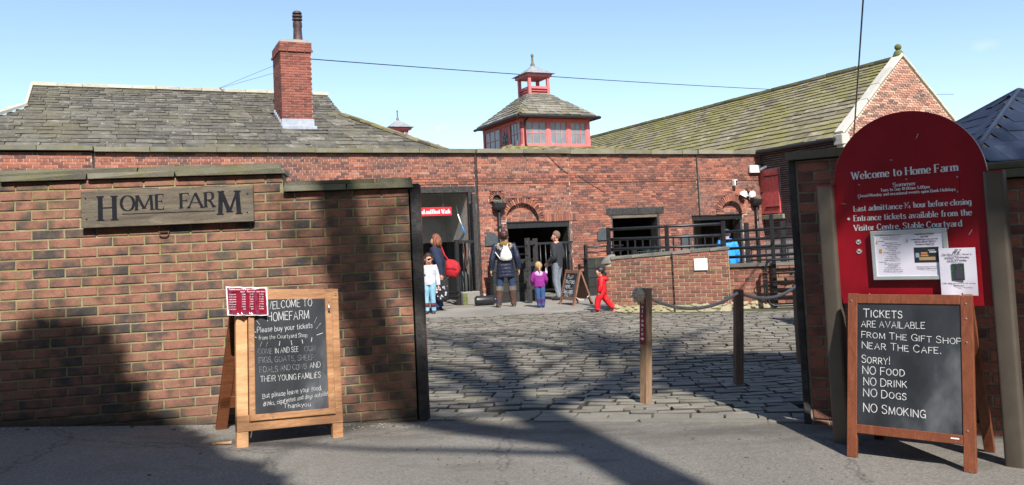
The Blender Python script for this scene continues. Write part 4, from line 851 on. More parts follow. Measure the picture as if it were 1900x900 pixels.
# low slate roof either side of the cupola base
mb = MB(); mb.add([(1.2, .6, 3.93), (7.4, .6, 3.93), (7.4, 9.5, 3.9), (1.2, 9.5, 3.9), (2.4, 3.0, 4.40), (5.9, 3.0, 4.40), (5.9, 6.1, 4.40), (2.4, 6.1, 4.40)], [(0, 1, 5, 4), (1, 2, 6, 5), (2, 3, 7, 6), (3, 0, 4, 7), (4, 5, 6, 7)]); LR = mb.build('lower_roof', MT['black_timber'], CU)
hip_slates(LR, ST_BARN, (1.2, .6, 3.93), (7.4, .6, 3.93), (5.9, 3.0, 4.40), (2.4, 3.0, 4.40), [.25] * 10, .3, .5, 60, .025, 14)
hip_slates(LR, ST_BARN, (1.2, 9.5, 3.9), (1.2, .6, 3.93), (2.4, 3.0, 4.40), (2.4, 6.1, 4.40), [.25] * 10, .3, .5, 60, .025, 15)
# second small lantern beyond
L2 = thing('roof_lantern', 'small red roof lantern with lead cap showing behind the left slate roof', 'lantern', frame(-4.31, 32.0, 25.5))
for sx in (-1, 1):
    for sy in (-1, 1): MB().box(sx * .27 - .045, sx * .27 + .045, sy * .27 - .045, sy * .27 + .045, 5.0, 5.98).build('post', MT['red_frame'], L2)
MB().box(-.42, .42, -.42, .42, 5.96, 6.05).build('fascia', MT['red_frame'], L2); pyr(0, 0, .5, .5, 6.05, 6.40).build('lead_roof', MT['lead'], L2)
MB().box(-.3, .3, -.3, .3, 5.0, 5.55).build('base', MT['red_frame'], L2); MB().loft([(0, 0, 6.36, .06, .06), (0, 0, 6.44, .06, .06), (0, 0, 6.48, .03, .03), (0, 0, 6.68, .025, .025), (0, 0, 6.74, .04, .04), (0, 0, 6.78, .01, .01)], 10).build('finial', MT['coping'], L2)
MB().box(-2, 2, -2, 2, 3.2, 5.0).build('roof', MT['slate_roof'], L2)
# ================================================================== BARN
FG = frame(9.388, 22.979, 25.5); BA = thing('barn', 'large barn with mossy stone slate roof and pointed brick gable on the right', 'barn', FG)
BW, BL, EZ, RZ = 5.05, 21.0, 4.05, 6.30
BODY = MB().box(.02, BW - .02, .02, BL, -.2, 4.0).build('wall', MT['soot_mortar'], BA)
GAB = MB().prism([(.02, 4.0), (BW - .02, 4.0), (BW / 2, RZ - .04)], .02, .3).build('gable', MT['gable_mortar'], BA)
it = []
for k in range(36):
    z = 3.9 + (k + .5) * .067
    if z > 6.22: break
    w = (RZ - z) / (RZ - 4.0) * BW / 2 if z > 4.0 else BW / 2
    it += courses(BW / 2 - w + .03, BW / 2 + w - .03, z - .0335, z + .0335,   .225, .067, 'garden' if k % 4 == 2 else 'stretcher', .022, 0, .05, rr=random.Random(k + 60))
pieces(GAB, 'brick', it, BR_GABLE, 300)
Ms = Matrix.Rotation(R(-90), 4, 'Z')      # side wall faces -x
def bh(z):
    b = []
    if 1.90 < z < 3.34: b.append((-2.98, -2.28 + .42 - .0))
    return b
dY0, dY1 = 3.553 - .93, 3.553 - .03     # red shutter, measured along the side wall from the gable corner
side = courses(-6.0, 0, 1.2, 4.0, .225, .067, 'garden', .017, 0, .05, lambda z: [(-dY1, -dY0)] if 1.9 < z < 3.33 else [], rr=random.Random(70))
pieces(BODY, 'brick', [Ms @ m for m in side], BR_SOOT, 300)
sm = Matrix.Translation((0, 0, 0))
t = thing('shutter_door', 'red boarded loft shutter with black strap hinges on the dark barn wall', 'shutter', FG @ Matrix.Translation((-.03, 0, 0)))
n = 6
for k in range(n):
    a = dY0 + .02 + (dY1 - dY0 - .04) * k / n; b = dY0 + .02 + (dY1 - dY0 - .04) * (k + 1) / n - .006
    MB().box(-.035, .02, a, b, 1.94, 3.31).build('plank', MT['red_door'], t, bevel=.004)
for z in (3.1, 2.13): MB().box(-.05, -.035, dY0 + .02, dY0 + .62, z - .02, z + .02).build('strap_hinge', MT['black_paint'], t)
MB().box(-.055, -.035, dY1 - .2, dY1 - .02, 2.6, 2.63).build('bolt', MT['black_paint'], t)
MB().box(-.05, .06, dY0 - .1, dY1 + .1, 1.76, 1.90).build('sill', MT['coping'], t, bevel=.01)
th = math.atan2(RZ - EZ, BW / 2); slen = math.hypot(RZ - EZ, BW / 2) + .25
up = Vector((math.cos(th), 0, math.sin(th)))
MFb = slope_frame(Vector((0, BL, EZ)) - up * .22, (0, -1, 0), up)
mb = MB(); e0 = Vector((0, 0, EZ)) - up * .22; e1 = Vector((BW, 0, EZ)) + Vector((up.x, 0, -up.z)) * .22
mb.add([(e0.x, .28, e0.z), (e0.x, BL, e0.z), (BW / 2, .28, RZ), (BW / 2, BL, RZ), (e1.x, .28, e1.z), (e1.x, BL, e1.z)], [(0, 2, 3, 1), (2, 4, 5, 3), (1, 3, 5), (0, 4, 2)])
BRF = mb.build('roof', MT['black_timber'], BA)
slates(BRF, ST_BARN, slen, lambda v: 0, lambda v: BL - .28, [.245 - .006 * i for i in range(20)], .32, .66, MFb, 300, .036, random.Random(21))
along(BRF, HIPST, 'ridge_stone', (BW / 2, .3, RZ + .02), (BW / 2, BL, RZ + .02), .62, .26, .09, .02)
g = MB().tube([(e0.x - .05, .2, e0.z - .02), (e0.x - .05, 9, e0.z - .02)], .06, 8).build('gutter', MT['black_paint'], BA)
for s, e in ((0, 1), (1, -1)):
    a = Vector((-.10 if s == 0 else BW + .10, .14, EZ + .02)); b = Vector((BW / 2, .14, RZ + .14)); along(GAB, CP_PALE if s == 0 else RIDGE, 'coping_stone', a, b,   .75, .30 if s == 0 else .30, .09 if s == 0 else .07, -.02)
MB().box(-.16, .14, -.03, .30, 3.72, 4.02).build('kneeler', MT['pale_stone'], GAB, bevel=.02); MB().box(-.10, .10, -.02, .26, 3.40, 3.72).build('corbel', MT['pale_stone'], GAB, bevel=.03)
MOSS = plain('moss_stone', (.11, .12, .04), .95, var=.35, scale=14, bump=.6, bs=30, bd=.01)
MB().loft([(BW / 2, .14, RZ + .08, .13, .15, .5), (BW / 2, .14, RZ + .22, .09, .1, .6), (BW / 2, .14, RZ + .26, .05, .05)], 12).ball((BW / 2, .14, RZ + .34), .098, 14, 10).build('ball_finial', MOSS, GAB, smooth=R(50))
# wires
def wire(name, lab, a, b, sag, r):
    a, b = Vector(a), Vector(b); pts = [a.lerp(b, i / 20) - Vector((0, 0, sag * 4 * (i / 20) * (1 - i / 20))) for i in range(21)]
    return tag(MB().tube(pts, r, 5).build(name, MT['black_paint']), lab, 'wire')
c0 = FF @ Vector((-3.93, 2.1, 6.66))
wire('overhead_wire', 'long thin overhead wire running from the tall chimney across the sky to the right', c0, (31.0, 57.0, 10.2), .25, .014)
wire('service_cable', 'twisted black cable rising steeply past the barn roof at the right', (6.65, 16.0, 2.85), (4.65, 10.4, 4.75), 0.02, .013)
# ================================================================== BLUE SLATE KIOSK
KI = thing('kiosk', 'small building with smooth blue slate pyramid roof behind the right wall', 'kiosk', frame(6.23, 10.0, 0))
hw, kz0, kz1 = 1.55, 2.02, 2.97
MB().box(-1.35, 1.35, -1.35, 1.35, 0, 2.02).build('wall', MT['pier_brick'], KI)
mb = MB(); mb.add([(-hw, -hw, kz0), (hw, -hw, kz0), (hw, hw, kz0), (-hw, hw, kz0), (-.05, 0, kz1), (.05, 0, kz1)], [(0, 1, 5, 4), (1, 2, 5), (2, 3, 4, 5), (3, 0, 4), (3, 2, 1, 0)])
KR = mb.build('roof', MT['black_timber'], KI)
for A, B, sd in (((-hw, -hw, kz0), (hw, -hw, kz0), 1), ((-hw, hw, kz0), (-hw, -hw, kz0), 2)):
    hip_slates(KR, ST_BLUE, A, B, (.05 if sd == 1 else -.05, 0, kz1), (-.05, 0, kz1), [.235] * 9, .42, .62, 90, .007, sd + 40, gap=.004)
for a, b in (((-hw, -hw, kz0 + .03), (0, 0, kz1 + .03)), ((hw, -hw, kz0 + .03), (0, 0, kz1 + .03)), ((-hw, hw, kz0 + .03), (0, 0, kz1 + .03))):
    MB().tube([a, b], .03, 6).build('hip_cover', MT['blue_slate'], KR)
MB().ball((0, 0, kz1 - .09), .2, 14, 6, (1, 1, .5)).build('cap', MT['blue_slate'], KR, smooth=True)
# ================================================================== BOARDS
def board_frame(a, b, tilt):
    a, b = Vector(a), Vector(b); X = (b - a).normalized(); Yv = Vector((0, 0, 1)).cross(X).normalized(); Z = X.cross(Yv)
    M = Matrix(((X.x, Yv.x, Z.x, a.x), (X.y, Yv.y, Z.y, a.y), (X.z, Yv.z, Z.z, a.z), (0, 0, 0, 1)))
    return M, Matrix.Rotation(R(-tilt), 4, 'X')
# left pine board.  root stands on the ground, the front panel leans back by T
M, T = board_frame((-1.965, 5.947, .076), (-1.367, 6.326, .031), 10); M = M @ Matrix.Scale(.968, 4)
W0, W1, HH = -.07, .745, 1.165
LBD = thing('sandwich_board', 'tall pine framed sandwich board of chalk writing in front of the left wall', 'chalkboard sign', M, 'chalk sandwich boards')
def tb(mb, x0, x1, y0, y1, z0, z1, M2=T): return mb.box(x0, x1, y0, y1, z0, z1, M2)
def part(name, mat, par, M2, x0, x1, y0, y1, z0, z1, bev=.003, **k): return MB().box(x0, x1, y0, y1, z0, z1, M2).build(name, mat, par, bevel=bev, **k)
k = .708 / .75
part('leg', MT['pine_pale'], LBD, T, W0, W0 + .085, .0, .045, 0, HH, .004); part('leg', MT['pine'], LBD, T, W1 - .085, W1, .0, .045, 0, HH, .004)
part('top_rail', MT['pine'], LBD, T, W0 + .0, W1, -.004, .048, HH - .082, HH + .004, .004); part('bottom_rail', MT['pine'], LBD, T, W0, W1, -.006, .05, .115, .232, .004)
for nm, (x0, x1, z0, z1) in dict(left=(.018, .062, .225, HH - .06), right=(.625, .680, .225, HH - .06), bottom=(.018, .680, .185, .232)).items():
    part('inner_frame', MT['pine'], LBD, T, x0, x1, -.024, .0, z0, z1, .004)
part('chalkboard', MT['chalkboard'], LBD, T, .055, .63, -.008, .002, .228, HH - .075, 0)
MBk = Matrix.Translation((0, .66, .01)) @ Matrix.Rotation(R(19), 4, 'X')
for x0, x1 in ((W0, W0 + .085), (W1 - .085, W1)): part('back_leg', MT['pine_dark'], LBD, MBk, x0, x1, 0, .045, 0, HH + .03, .004)
part('back_rail', MT['pine_dark'], LBD, MBk, W0, W1, .0, .05, .2, .3); part('back_panel', MT['pine_dark'], LBD, MBk, W0 + .085, W1 - .085, .01, .03, .3, HH - .02)
for x, z in ((.05, .27), (.19, .205), (.55, .205), (.66, .30), (.655, .72), (.655, 1.06), (W0 + .04, 1.12), (W1 - .03, 1.13), (.04, .7)):
    p = T @ Vector((x, -.026, z)); MB().ball(p, .006, 8, 6, (1, .6, 1)).build('screw', MT['steel'], LBD)
p = T @ Vector((.648, -.035, 1.03)); MB().tube([p, p + Vector((0, -.012, -.02)), p + Vector((.0, -.01, -.04))], .009, 8).build('hook', MT['steel'], LBD)
bx0, bx1, bz0, bz1 = .056, .646, .235, 1.103
def LT_(s, x0, x1, yb, yt, mat='chalk', st='chalk', w=.8, sc=0, rise=0., jit=.5):
    u = lambda x: bx0 + (x - 195) / 395 * (bx1 - bx0) * .985; zz = lambda y: bz1 - (y - 138) / 545 * (bz1 - bz0)
    o = text_mb(s, u(x0), zz(yb), (yb - yt) / 545 * (bz1 - bz0), u(x1) - u(x0), st, y=-.0095, weight=w * .6, smallcaps=sc, rise=rise, jit=jit, seed=int(yb))
    o.v = [tuple(T @ Vector(v)) for v in o.v]; o.build('lettering', MT[mat], LBD)
LT_('WELCOME TO', 262, 510, 194, 157, w=1.1, rise=.05); LT_('HOMEFARM', 270, 492, 252, 212, w=1.1, rise=.03)
LT_('Please buy your tickets', 215, 508, 305, 280, w=1.15, rise=.05); LT_('from the Courtyard Shop', 222, 478, 339, 320, w=1.15, rise=.02)
LT_('COME', 218, 292, 408, 382, 'chalk_faint', w=1.2); LT_('IN AND SEE', 305, 430, 407, 382, w=1.2, rise=.02); LT_('OUR', 462, 524, 404, 380, 'chalk_faint', w=1.1)
LT_('PIGS, GOATS, SHEEP,', 222, 520, 448, 422, 'chalk_faint', w=1.2); LT_('FOALS', 225, 318, 494, 468, 'chalk_faint', w=1.2); LT_('AND COWS', 332, 470, 490, 464, 'chalk_faint', w=1.2); LT_('AND', 488, 546, 486, 460, w=1.1)
LT_('THEIR YOUNG FAMILIES', 228, 545, 538, 512, w=1.1, rise=.01)
LT_('But please leave your food,', 238, 548, 614, 592, w=1.1, rise=.07, jit=.8); LT_('drinks, cigarettes and dogs outside!', 240, 582, 650, 630, w=1.1, rise=.09, jit=.8); LT_('Thankyou', 345, 485, 668, 648, w=1.3, rise=.0, jit=.9)
mb = MB(); zz = lambda y: bz1 - (y - 138) / 545 * (bz1 - bz0); u = lambda x: bx0 + (x - 195) / 395 * (bx1 - bx0)
for x0, y0, x1, y1 in ((212, 248, 228, 268), (196, 294, 208, 306), (198, 324, 212, 330), (530, 238, 514, 268), (552, 268, 524, 298), (560, 318, 526, 328), (238, 350, 228, 372), (268, 350, 258, 374), (330, 350, 326, 372), (388, 348, 392, 372), (446, 346, 450, 366), (500, 338, 496, 360)):
    mb.tube([(u(x0), -.0105, zz(y0)), (u(x1), -.0105, zz(y1))], .0022, 4, True, .3)
mb.v = [tuple(T @ Vector(v)) for v in mb.v]; mb.build('chalk_mark', MT['chalk'], LBD)
# laminated price list hung over its corner
PL = thing('price_list', 'crumpled laminated dark red price list hung over the corner of the pine board', 'notice', M)
mb = MB(); nx, nz = 16, 8; r2 = random.Random(2)
def crinkle(i): return .010 * math.sin(i * 1.3) + .013 * (1 if i in (3, 6, 9) else 0)
for j in range(nz + 1):
    for i in range(nx + 1):
        mb.v.append(tuple(T @ Vector((-.155 + .315 * i / nx + .012 * (1 - j / nz) * (1 - i / nx), -.040 - crinkle(i + .15 * j) - .004 * r2.random(), .968 + .218 * j / nz - .008 * i / nx))))
mb.f = [(j * (nx + 1) + i, j * (nx + 1) + i + 1, (j + 1) * (nx + 1) + i + 1, (j + 1) * (nx + 1) + i) for j in range(nz) for i in range(nx)]
inner = MB(); inner.v = mb.v[:]; inner.f = [f for q, f in enumerate(mb.f)]
LAM = plain('laminate', (.74, .72, .74), .12, var=.04, bump=0, spec=.8); LAMR = plain('laminate_red', (.21, .012, .03), .10, var=.2, scale=9, bump=0, spec=.9)
mb.build('laminate', LAM, PL, smooth=True)
q = MB(); off = Vector((0, -.0022, 0))
for j in range(nz + 1):
    for i in range(nx + 1):
        a = Vector(inner.v[j * (nx + 1) + i]); c = Vector(inner.v[(nz // 2) * (nx + 1) + nx // 2]); b = a + off
        if i == 0: b.x += .009
        if i == nx: b.x -= .009
        if j == 0: b.z += .009
        if j == nz: b.z -= .009
        q.v.append(tuple(b))
q.f = inner.f; q.build('print_area', LAMR, PL, smooth=True)
def PT(s, x, z, h, w): 
    o = text_mb(s, x, z, h, w, 'serif', y=-.066, weight=1.3); o.v = [tuple(T @ Vector(v)) for v in o.v]; o.build('lettering', MT['sign_white'], PL)
PT('Admission Charges 2014', -.135, 1.155, .011, .20); PT('House', -.05, 1.138, .008, .03); PT('Home Farm', 0., 1.138, .008, .055); PT('Joint Ticket', .07, 1.138, .008, .06)
for i, (a, b, c) in enumerate((('3.00', '3.70', '5.20'), ('2.10', '2.60', '3.60'), ('2.20', '3.20', '4.50'), ('2.40', '3.00', '4.20'), ('1.50', '2.20', '3.70'), ('Free', 'Free', 'Free'), ('9.80', '9.80', '13.00'))):
    z = 1.118 - i * .0185; PT(('Adult', 'Child', 'Concession', 'Disabled', 'Group', 'Carer', 'Family')[i], -.135, z, .008, .05); PT(a, -.04, z, .008, .025); PT(b, .018, z, .008, .025); PT(c, .09, z, .008, .03)
# stick on the ground beside the board
t = thing('stick', 'short pale broken stick on the tarmac behind the pine board', 'stick', frame(-2.17, 6.0, 12, gz(-2.17, 6.0)))
MB().tube([(-.06, 0, .012), (-.02, .005, .014), (.05, -.004, .012), (.075, 0, .012)], [.011, .009, .010, .013], 7).build('stick', MT['pine_pale'], t)
# right mahogany board
M, T = board_frame((2.047, 5.268, 0), (2.549, 4.832, 0), 12)
RBD = thing('sandwich_board', 'reddish brown framed sandwich board about tickets in front of the red sign', 'chalkboard sign', M, 'chalk sandwich boards')
part('leg', MT['mahogany'], RBD, T, -.024, .036, 0, .034, 0, 1.03); part('leg', MT['mahogany'], RBD, T, .640, .705, 0, .034, 0, 1.02)
part('top_rail', MT['mahogany'], RBD, T, .036, .64, .001, .033, .965, 1.025); part('bottom_rail', MT['mahogany'], RBD, T, .036, .64, .001, .033, .150, .205)
part('chalkboard', MT['chalkboard'], RBD, T, .034, .642, .008, .016, .203, .968, 0)
MBk = Matrix.Translation((0, .52, .0)) @ Matrix.Rotation(R(17), 4, 'X')
for x0, x1 in ((-.02, .04), (.64, .70)): part('back_leg', MT['mahogany'], RBD, MBk, x0, x1, 0, .034, 0, 1.04)
part('back_rail', MT['mahogany'], RBD, MBk, .04, .64, 0, .034, .15, .2); part('back_panel', MT['black_timber'], RBD, MBk, .04, .64, .01, .02, .2, 1.0)
for x, z in ((.67, .88), (.67, .74), (.665, .23), (0, .98), (.67, .97)): p = T @ Vector((x, -.001, z)); MB().ball(p, .007, 8, 6, (1, .5, 1)).build('screw', MT['steel'], RBD)
o = MB().box(.575, .62, -.002, .001, .178, .186, T).build('maker_tag', MT['sign_white'], RBD)
def RT_(s, x0, x1, yb, yt, sc=0, rise=0., w=.88):
    uu = lambda x, y: .05 + (x - (143 - (y - 92) * .042)) / 470 * .60; zz2 = lambda y: .975 - (y - 92) / 575 * .768
    o = text_mb(s, uu(x0, yb), zz2(yb), (yb - yt) / 575 * .768, uu(x1, yb) - uu(x0, yb), 'chalk', y=.0068, weight=w, smallcaps=sc, rise=rise, jit=.45, seed=int(yb) + 3)
    o.v = [tuple(T @ Vector(v)) for v in o.v]; o.build('lettering', MT['chalk'], RBD)
RT_('Tickets', 158, 343, 164, 124, .78); RT_('are available', 146, 443, 212, 183, 1, 0); RT_('From The Gift Shop', 146, 598, 262, 232, .84, -.03); RT_('Near The Cafe.', 146, 508, 312, 280, .84, -.03)
RT_('Sorry!', 143, 275, 382, 347, .78); RT_('NO Food', 145, 340, 432, 397, .8); RT_('NO Drink', 147, 347, 484, 449, .8); RT_('NO Dogs', 145, 343, 537, 502, .8); RT_('NO Smoking', 142, 425, 606, 567, .84, -.02)
# small far board
M, T = board_frame((.933, 18.51, 0), (1.213, 17.881, 0), 15)
FBD = thing('sandwich_board', 'small brown sandwich board standing open in the yard beside the toddler', 'chalkboard sign', M, 'chalk sandwich boards')
w = .69
part('leg', MT['brown_wood'], FBD, T, 0, .06, 0, .035, 0, .79); part('leg', MT['brown_wood'], FBD, T, w - .08, w, 0, .035, 0, .79)
part('top_rail', MT['brown_wood'], FBD, T, .06, w - .08, .001, .034, .71, .79); part('bottom_rail', MT['brown_wood'], FBD, T, .06, w - .08, .001, .034, .12, .185)
part('chalkboard', MT['chalkboard'], FBD, T, .055, w - .075, .008, .016, .18, .715, 0)
MBk = Matrix.Translation((0, .46, .0)) @ Matrix.Rotation(R(19), 4, 'X')
for x0, x1 in ((0, .06), (w - .08, w)): part('back_leg', MT['brown_wood'], FBD, MBk, x0, x1, -.0, .035, 0, .80)
part('back_panel', MT['brown_wood'], FBD, MBk, .06, w - .08, .01, .02, .12, .78)
for s, z, wd, x in (('Play', .60, .26, .17), ('Tractors', .49, .42, .10), ('Here...', .38, .32, .12), ('Smallones', .27, .42, .10), ('Only', .195, .28, .15)):
    o = text_mb(s, x, z, .075 if z > .25 else .06, wd, 'chalk', y=.0065, weight=1.7, smallcaps=.85, jit=.6, seed=int(z * 100)); o.v = [tuple(T @ Vector(v)) for v in o.v]; o.build('lettering', MT['chalk'], FBD)
MB().tube([(w - .02, .06, .2), (w, .16, .12), (w - .01, .3, .11), (w - .02, .40, .2)], .007, 6).build('stay_rope', MT['white_paint'], FBD)
# ================================================================== RED ARCHED SIGN
FS = frame(2.133, 5.642, -44); RS = thing('welcome_sign', 'large red arch-topped metal sign with white lettering between two bronze posts', 'sign', FS)
def post_poly(x0, x1, h, d): 
    return MB().loft([((x0 + x1) / 2, .0, -.05, (x1 - x0) / 2, d, .35), ((x0 + x1) / 2, .0, h, (x1 - x0) / 2, d, .35)], 24)
post_poly(-.035, .075, 1.725, .05).build('post', MT['post_bronze'], RS, smooth=R(40)); post_poly(.985, 1.095, 1.73, .05).build('post', MT['post_bronze'], RS, smooth=R(40))
for x0, x1, h in ((-.037, .077, 1.725), (.983, 1.097, 1.73)): post_poly(x0, x1, 0, .052); MB().loft([((x0 + x1) / 2, 0, h, (x1 - x0) / 2, .052, .35), ((x0 + x1) / 2, 0, h + .006, (x1 - x0) / 2, .052, .35)], 24).build('post_cap', MT['sign_red'], RS)
pts = [(.085, .93), (.975, .93), (1.005, 1.0), (1.005, 1.70)]
cx0, rx0 = .540, .466
for i in range(1, 40): a = math.pi * i / 40; pts.append((cx0 + rx0 * math.cos(a), 1.70 + .462 * math.sin(a) ** .95))
pts += [(.072, 1.70), (.072, 1.0)]
MB().prism(pts, -.012, .012).build('panel', MT['sign_red'], RS, bevel=.002)
for a, b, c, d in ((.62, 1.98, .635, 2.01), (.205, 1.56, .222, 1.553), (.12, 1.60, .15, 1.594), (.26, .97, .265, 1.0), (.88, 1.36, .90, 1.39), (.45, 1.86, .47, 1.858)): MB().tube([(a, -.0128, b), (c, -.0128, d)], .0012, 4).build('scratch', MT['sign_white'], RS)
def ST(s, x0, x1, z, h, w=1.2, wid=None, par=RS, y=-.0135, mat='sign_white', st='serif', rise=0): text_mb(s, x0, z, h, x1 - x0, st, y=y, weight=w, rise=rise).build('lettering', MT[mat], par)
ST('Welcome to Home Farm', .200, .846, 1.754, .050, 1.15)
SP = MB().prism([(.225, 1.612), (.848, 1.612), (.848, 1.728), (.838, 1.733), (.232, 1.740), (.225, 1.735)], -.0165, -.0125).build('hours_plate', MT['sign_red'], RS, bevel=.001)
ST('Summer', .462, .600, 1.686, .024, 1.3, par=RS, y=-.018); ST('Tues to Sun 10.00am-5.00pm', .382, .680, 1.660, .019, 1.25, y=-.018); ST('Closed Monday and occasional events open Bank Holidays', .234, .828, 1.633, .019, 1.25, y=-.018)
ST('Last admittance', .200, .505, 1.542, .036, 1.15); ST('3', .517, .530, 1.560, .018, 1.4); ST('/', .524, .546, 1.545, .034, .8); ST('4', .542, .556, 1.542, .018, 1.4); ST('hour before closing', .578, .905, 1.544, .036, 1.15)
ST('Entrance tickets available from the', .196, .905, 1.478, .038, 1.15); ST('Visitor Centre, Stable Courtyard', .192, .845, 1.414, .038, 1.15)
MB().tube([(.160, -.0125, 1.494), (.160, -.0140, 1.494)], .009, 16).build('bullet', MT['sign_white'], RS)
for x, z in ((.247, 1.716), (.842, 1.716), (.24, 1.625), (.838, 1.625), (.545, 1.727)): MB().ball((x, -.018, z), .006, 8, 6, (1, .5, 1)).build('screw', MT['steel'], RS)
for i, z in enumerate((1.338, 1.276)):   # two small prohibition pictograms
    p = MB().tube([(.214, -.0125, z), (.214, -.0142, z)], .018, 20).build('pictogram', MT['sign_white'], RS)
    mb = MB()
    for k in range(20): a, b = 2 * math.pi * k / 20, 2 * math.pi * (k + 1) / 20; mb.add([(.214 + r * math.cos(t), -.0146, z + r * math.sin(t)) for r, t in ((.0175, a), (.0175, b), (.0145, b), (.0145, a))], [(0, 1, 2, 3)])
    mb.build('ring', MT['tag_red'], p)
    MB().box(-.014, .014, -.0156, -.0150, -.0018, .0018, Matrix.Translation((.214, 0, z)) @ Matrix.Rotation(R(45), 4, 'Y')).build('bar', MT['print_ink'], p)
    MB().box(-.009, .007, -.0149, -.0145, -.004, .003, Matrix.Translation((.214, 0, z))).box(-.009, -.006, -.0149, -.0145, -.009, .0, Matrix.Translation((.214, 0, z))).box(.004, .007, -.0149, -.0145, -.009, .0, Matrix.Translation((.214, 0, z))).box(.005, .011, -.0149, -.0145, .001, .007, Matrix.Translation((.214, 0, z))).build('symbol', MT['print_ink'], p)
# framed notice on it
NF = thing('framed_notice', 'silver snap frame holding two printed sheets fixed on the red sign', 'notice', FS @ Matrix.Translation((.305, -.034, 1.088)) @ Matrix.Rotation(R(-.4), 4, 'Y'))
w, h = .462, .318
for a, b, c, d in ((0, w, h - .026, h), (0, w, 0, .026), (0, .026, .026, h - .026), (w - .026, w, .026, h - .026)): MB().box(a, b, -.006, .012, c, d).build('frame', MT['aluminium'], NF, bevel=.003)
SHT = MB().box(.02, w - .02, .0, .01, .02, h - .02).build('sheet', MT['paper'], NF)
mb = MB(); r2 = random.Random(8)
for i, s in enumerate(('Temple Newsam Tea Rooms', 'Easter Offer', 'Freshly Baked Scones, Jam and Cream', 'half price with your ticket to', 'the House or Home Farm')):
    wd = (.115, .05, .155, .12, .11)[i]; ST(s, .330 - wd / 2, .330 + wd / 2, .282 - i * .016, .0075, 1.9, par=NF, y=-.0006, mat='print_ink')
z = .288
for i, (s, wd) in enumerate((('The Courtyard Shop and Tea Rooms', .13), ('this spring come in and see what we have on', .13), ('every day from ten until five', .10), ('In the House...', .05), ('Spring Trail and Activities', .08), ('find your way round the rooms and gallery', .12), ('Family Fun Trail', .06), ('free with your ticket', .08), ('Craft Making', .05), ('come and have a go in the stables', .11), ('Egg Painting', .05), ('for all the family', .07), ('Easter Bonnet Parade', .09), ('Sunday and Monday at two', .10), ('In the Farm...', .05), ('Meet the lambs and piglets', .10), ('Donkey Grooming', .06), ('see the blacksmith at work', .10), ('and walk the woodland trail', .12), ('all activities are subject to weather', .12))):
    ST(s, .128 - wd / 2 if i not in (3, 14) else .045, (.128 + wd / 2) if i not in (3, 14) else .045 + wd, z - i * .0122 - .004, .0052, 1.5, par=NF, y=-.0006, mat='print_ink')
for i, s in enumerate(('Valid on day of ticket purchase only', 'From Monday to Sunday this spring')): ST(s, .27, .39, .079 - i * .012, .0055, 1.5, par=NF, y=-.0006, mat='print_ink')
ph = MB().box(.262, .408, -.0012, -.0004, .108, .203).build('photo', plain('photo_dark', (.02, .03, .035), .4, bump=0), NF)
for nm, c, a in (('board_picture', (.42, .27, .13), (.29, .385, .122, .142)), ('scone_picture', (.55, .27, .10), (.30, .345, .147, .156)), ('filling_picture', (.35, .05, .04), (.302, .342, .157, .160)), ('scone_top_picture', (.50, .26, .12), (.302, .340, .161, .172)), ('cup_picture', (.55, .58, .60), (.352, .392, .168, .177)), ('saucer_picture', (.45, .48, .52), (.345, .385, .181, .186)), ('cream_picture', (.30, .40, .45), (.270, .292, .14, .168))):
    MB().box(a[0], a[1], -.0020, -.0013, a[2], a[3]).build(nm, plain(nm, c, .5, bump=0), NF)
for x, z in ((.037, .245), (.225, .25)): MB().prism([(x - .006, z - .01), (x + .006, z - .01), (x, z + .012)], -.0018, -.0006).build('picture', plain('bunny_print', (.55, .33, .12), .6, bump=0) if 'bunny_print' not in bpy.data.materials else bpy.data.materials['bunny_print'], NF)
MB().box(.05, .066, -.0018, -.0006, .175, .2).build('picture', bpy.data.materials['bunny_print'], NF)
# white paper notice
WP = thing('paper_notice', 'white paper notice with a small dark photo pinned lower right on the red sign', 'notice', FS @ Matrix.Translation((.713, -.046, .996)))
mb = MB(); w, h = .205, .288
for j in range(9):
    for i in range(7): mb.v.append((w * i / 6, -.006 * max(0, (3 - j) / 3) * math.sin(i * 1.1 + .6) - .002 * math.sin(i), h * j / 8))
mb.f = [(j * 7 + i, j * 7 + i + 1, (j + 1) * 7 + i + 1, (j + 1) * 7 + i) for j in range(8) for i in range(6)]
mb.build('sheet', MT['paper'], WP, smooth=True)
for s, z, wd, hh in (('Our Blacksmith Simon is', .243, .165, .012), ('working today in the', .224, .135, .012), ('farmyard smithy.', .205, .11, .012), ('Come along and watch a real working', .070, .185, .0085), ('Blacksmith', .056, .055, .0085)): ST(s, .102 - wd / 2, .102 + wd / 2, z, hh, 1.2, par=WP, y=-.0045, mat='print_ink')
MB().box(.068, .138, -.006, -.0042, .092, .192).build('photo', plain('photo_green', (.03, .06, .04), .5, var=.6, scale=60, bump=0), WP); MB().prism([(.085, .10), (.125, .10), (.13, .14), (.118, .165), (.122, .18), (.108, .186), (.10, .172), (.088, .15)], -.0072, -.0062).build('figure_picture', MT['print_ink'], WP)
for x, z in ((.098, .276), (.108, .276), (.125, .276), (.118, .012)): MB().ball((x, -.008, z), .005, 8, 6).build('pin', plain('brass', (.25, .12, .04), .4, metal=.5, bump=0) if 'brass' not in bpy.data.materials else bpy.data.materials['brass'], WP)
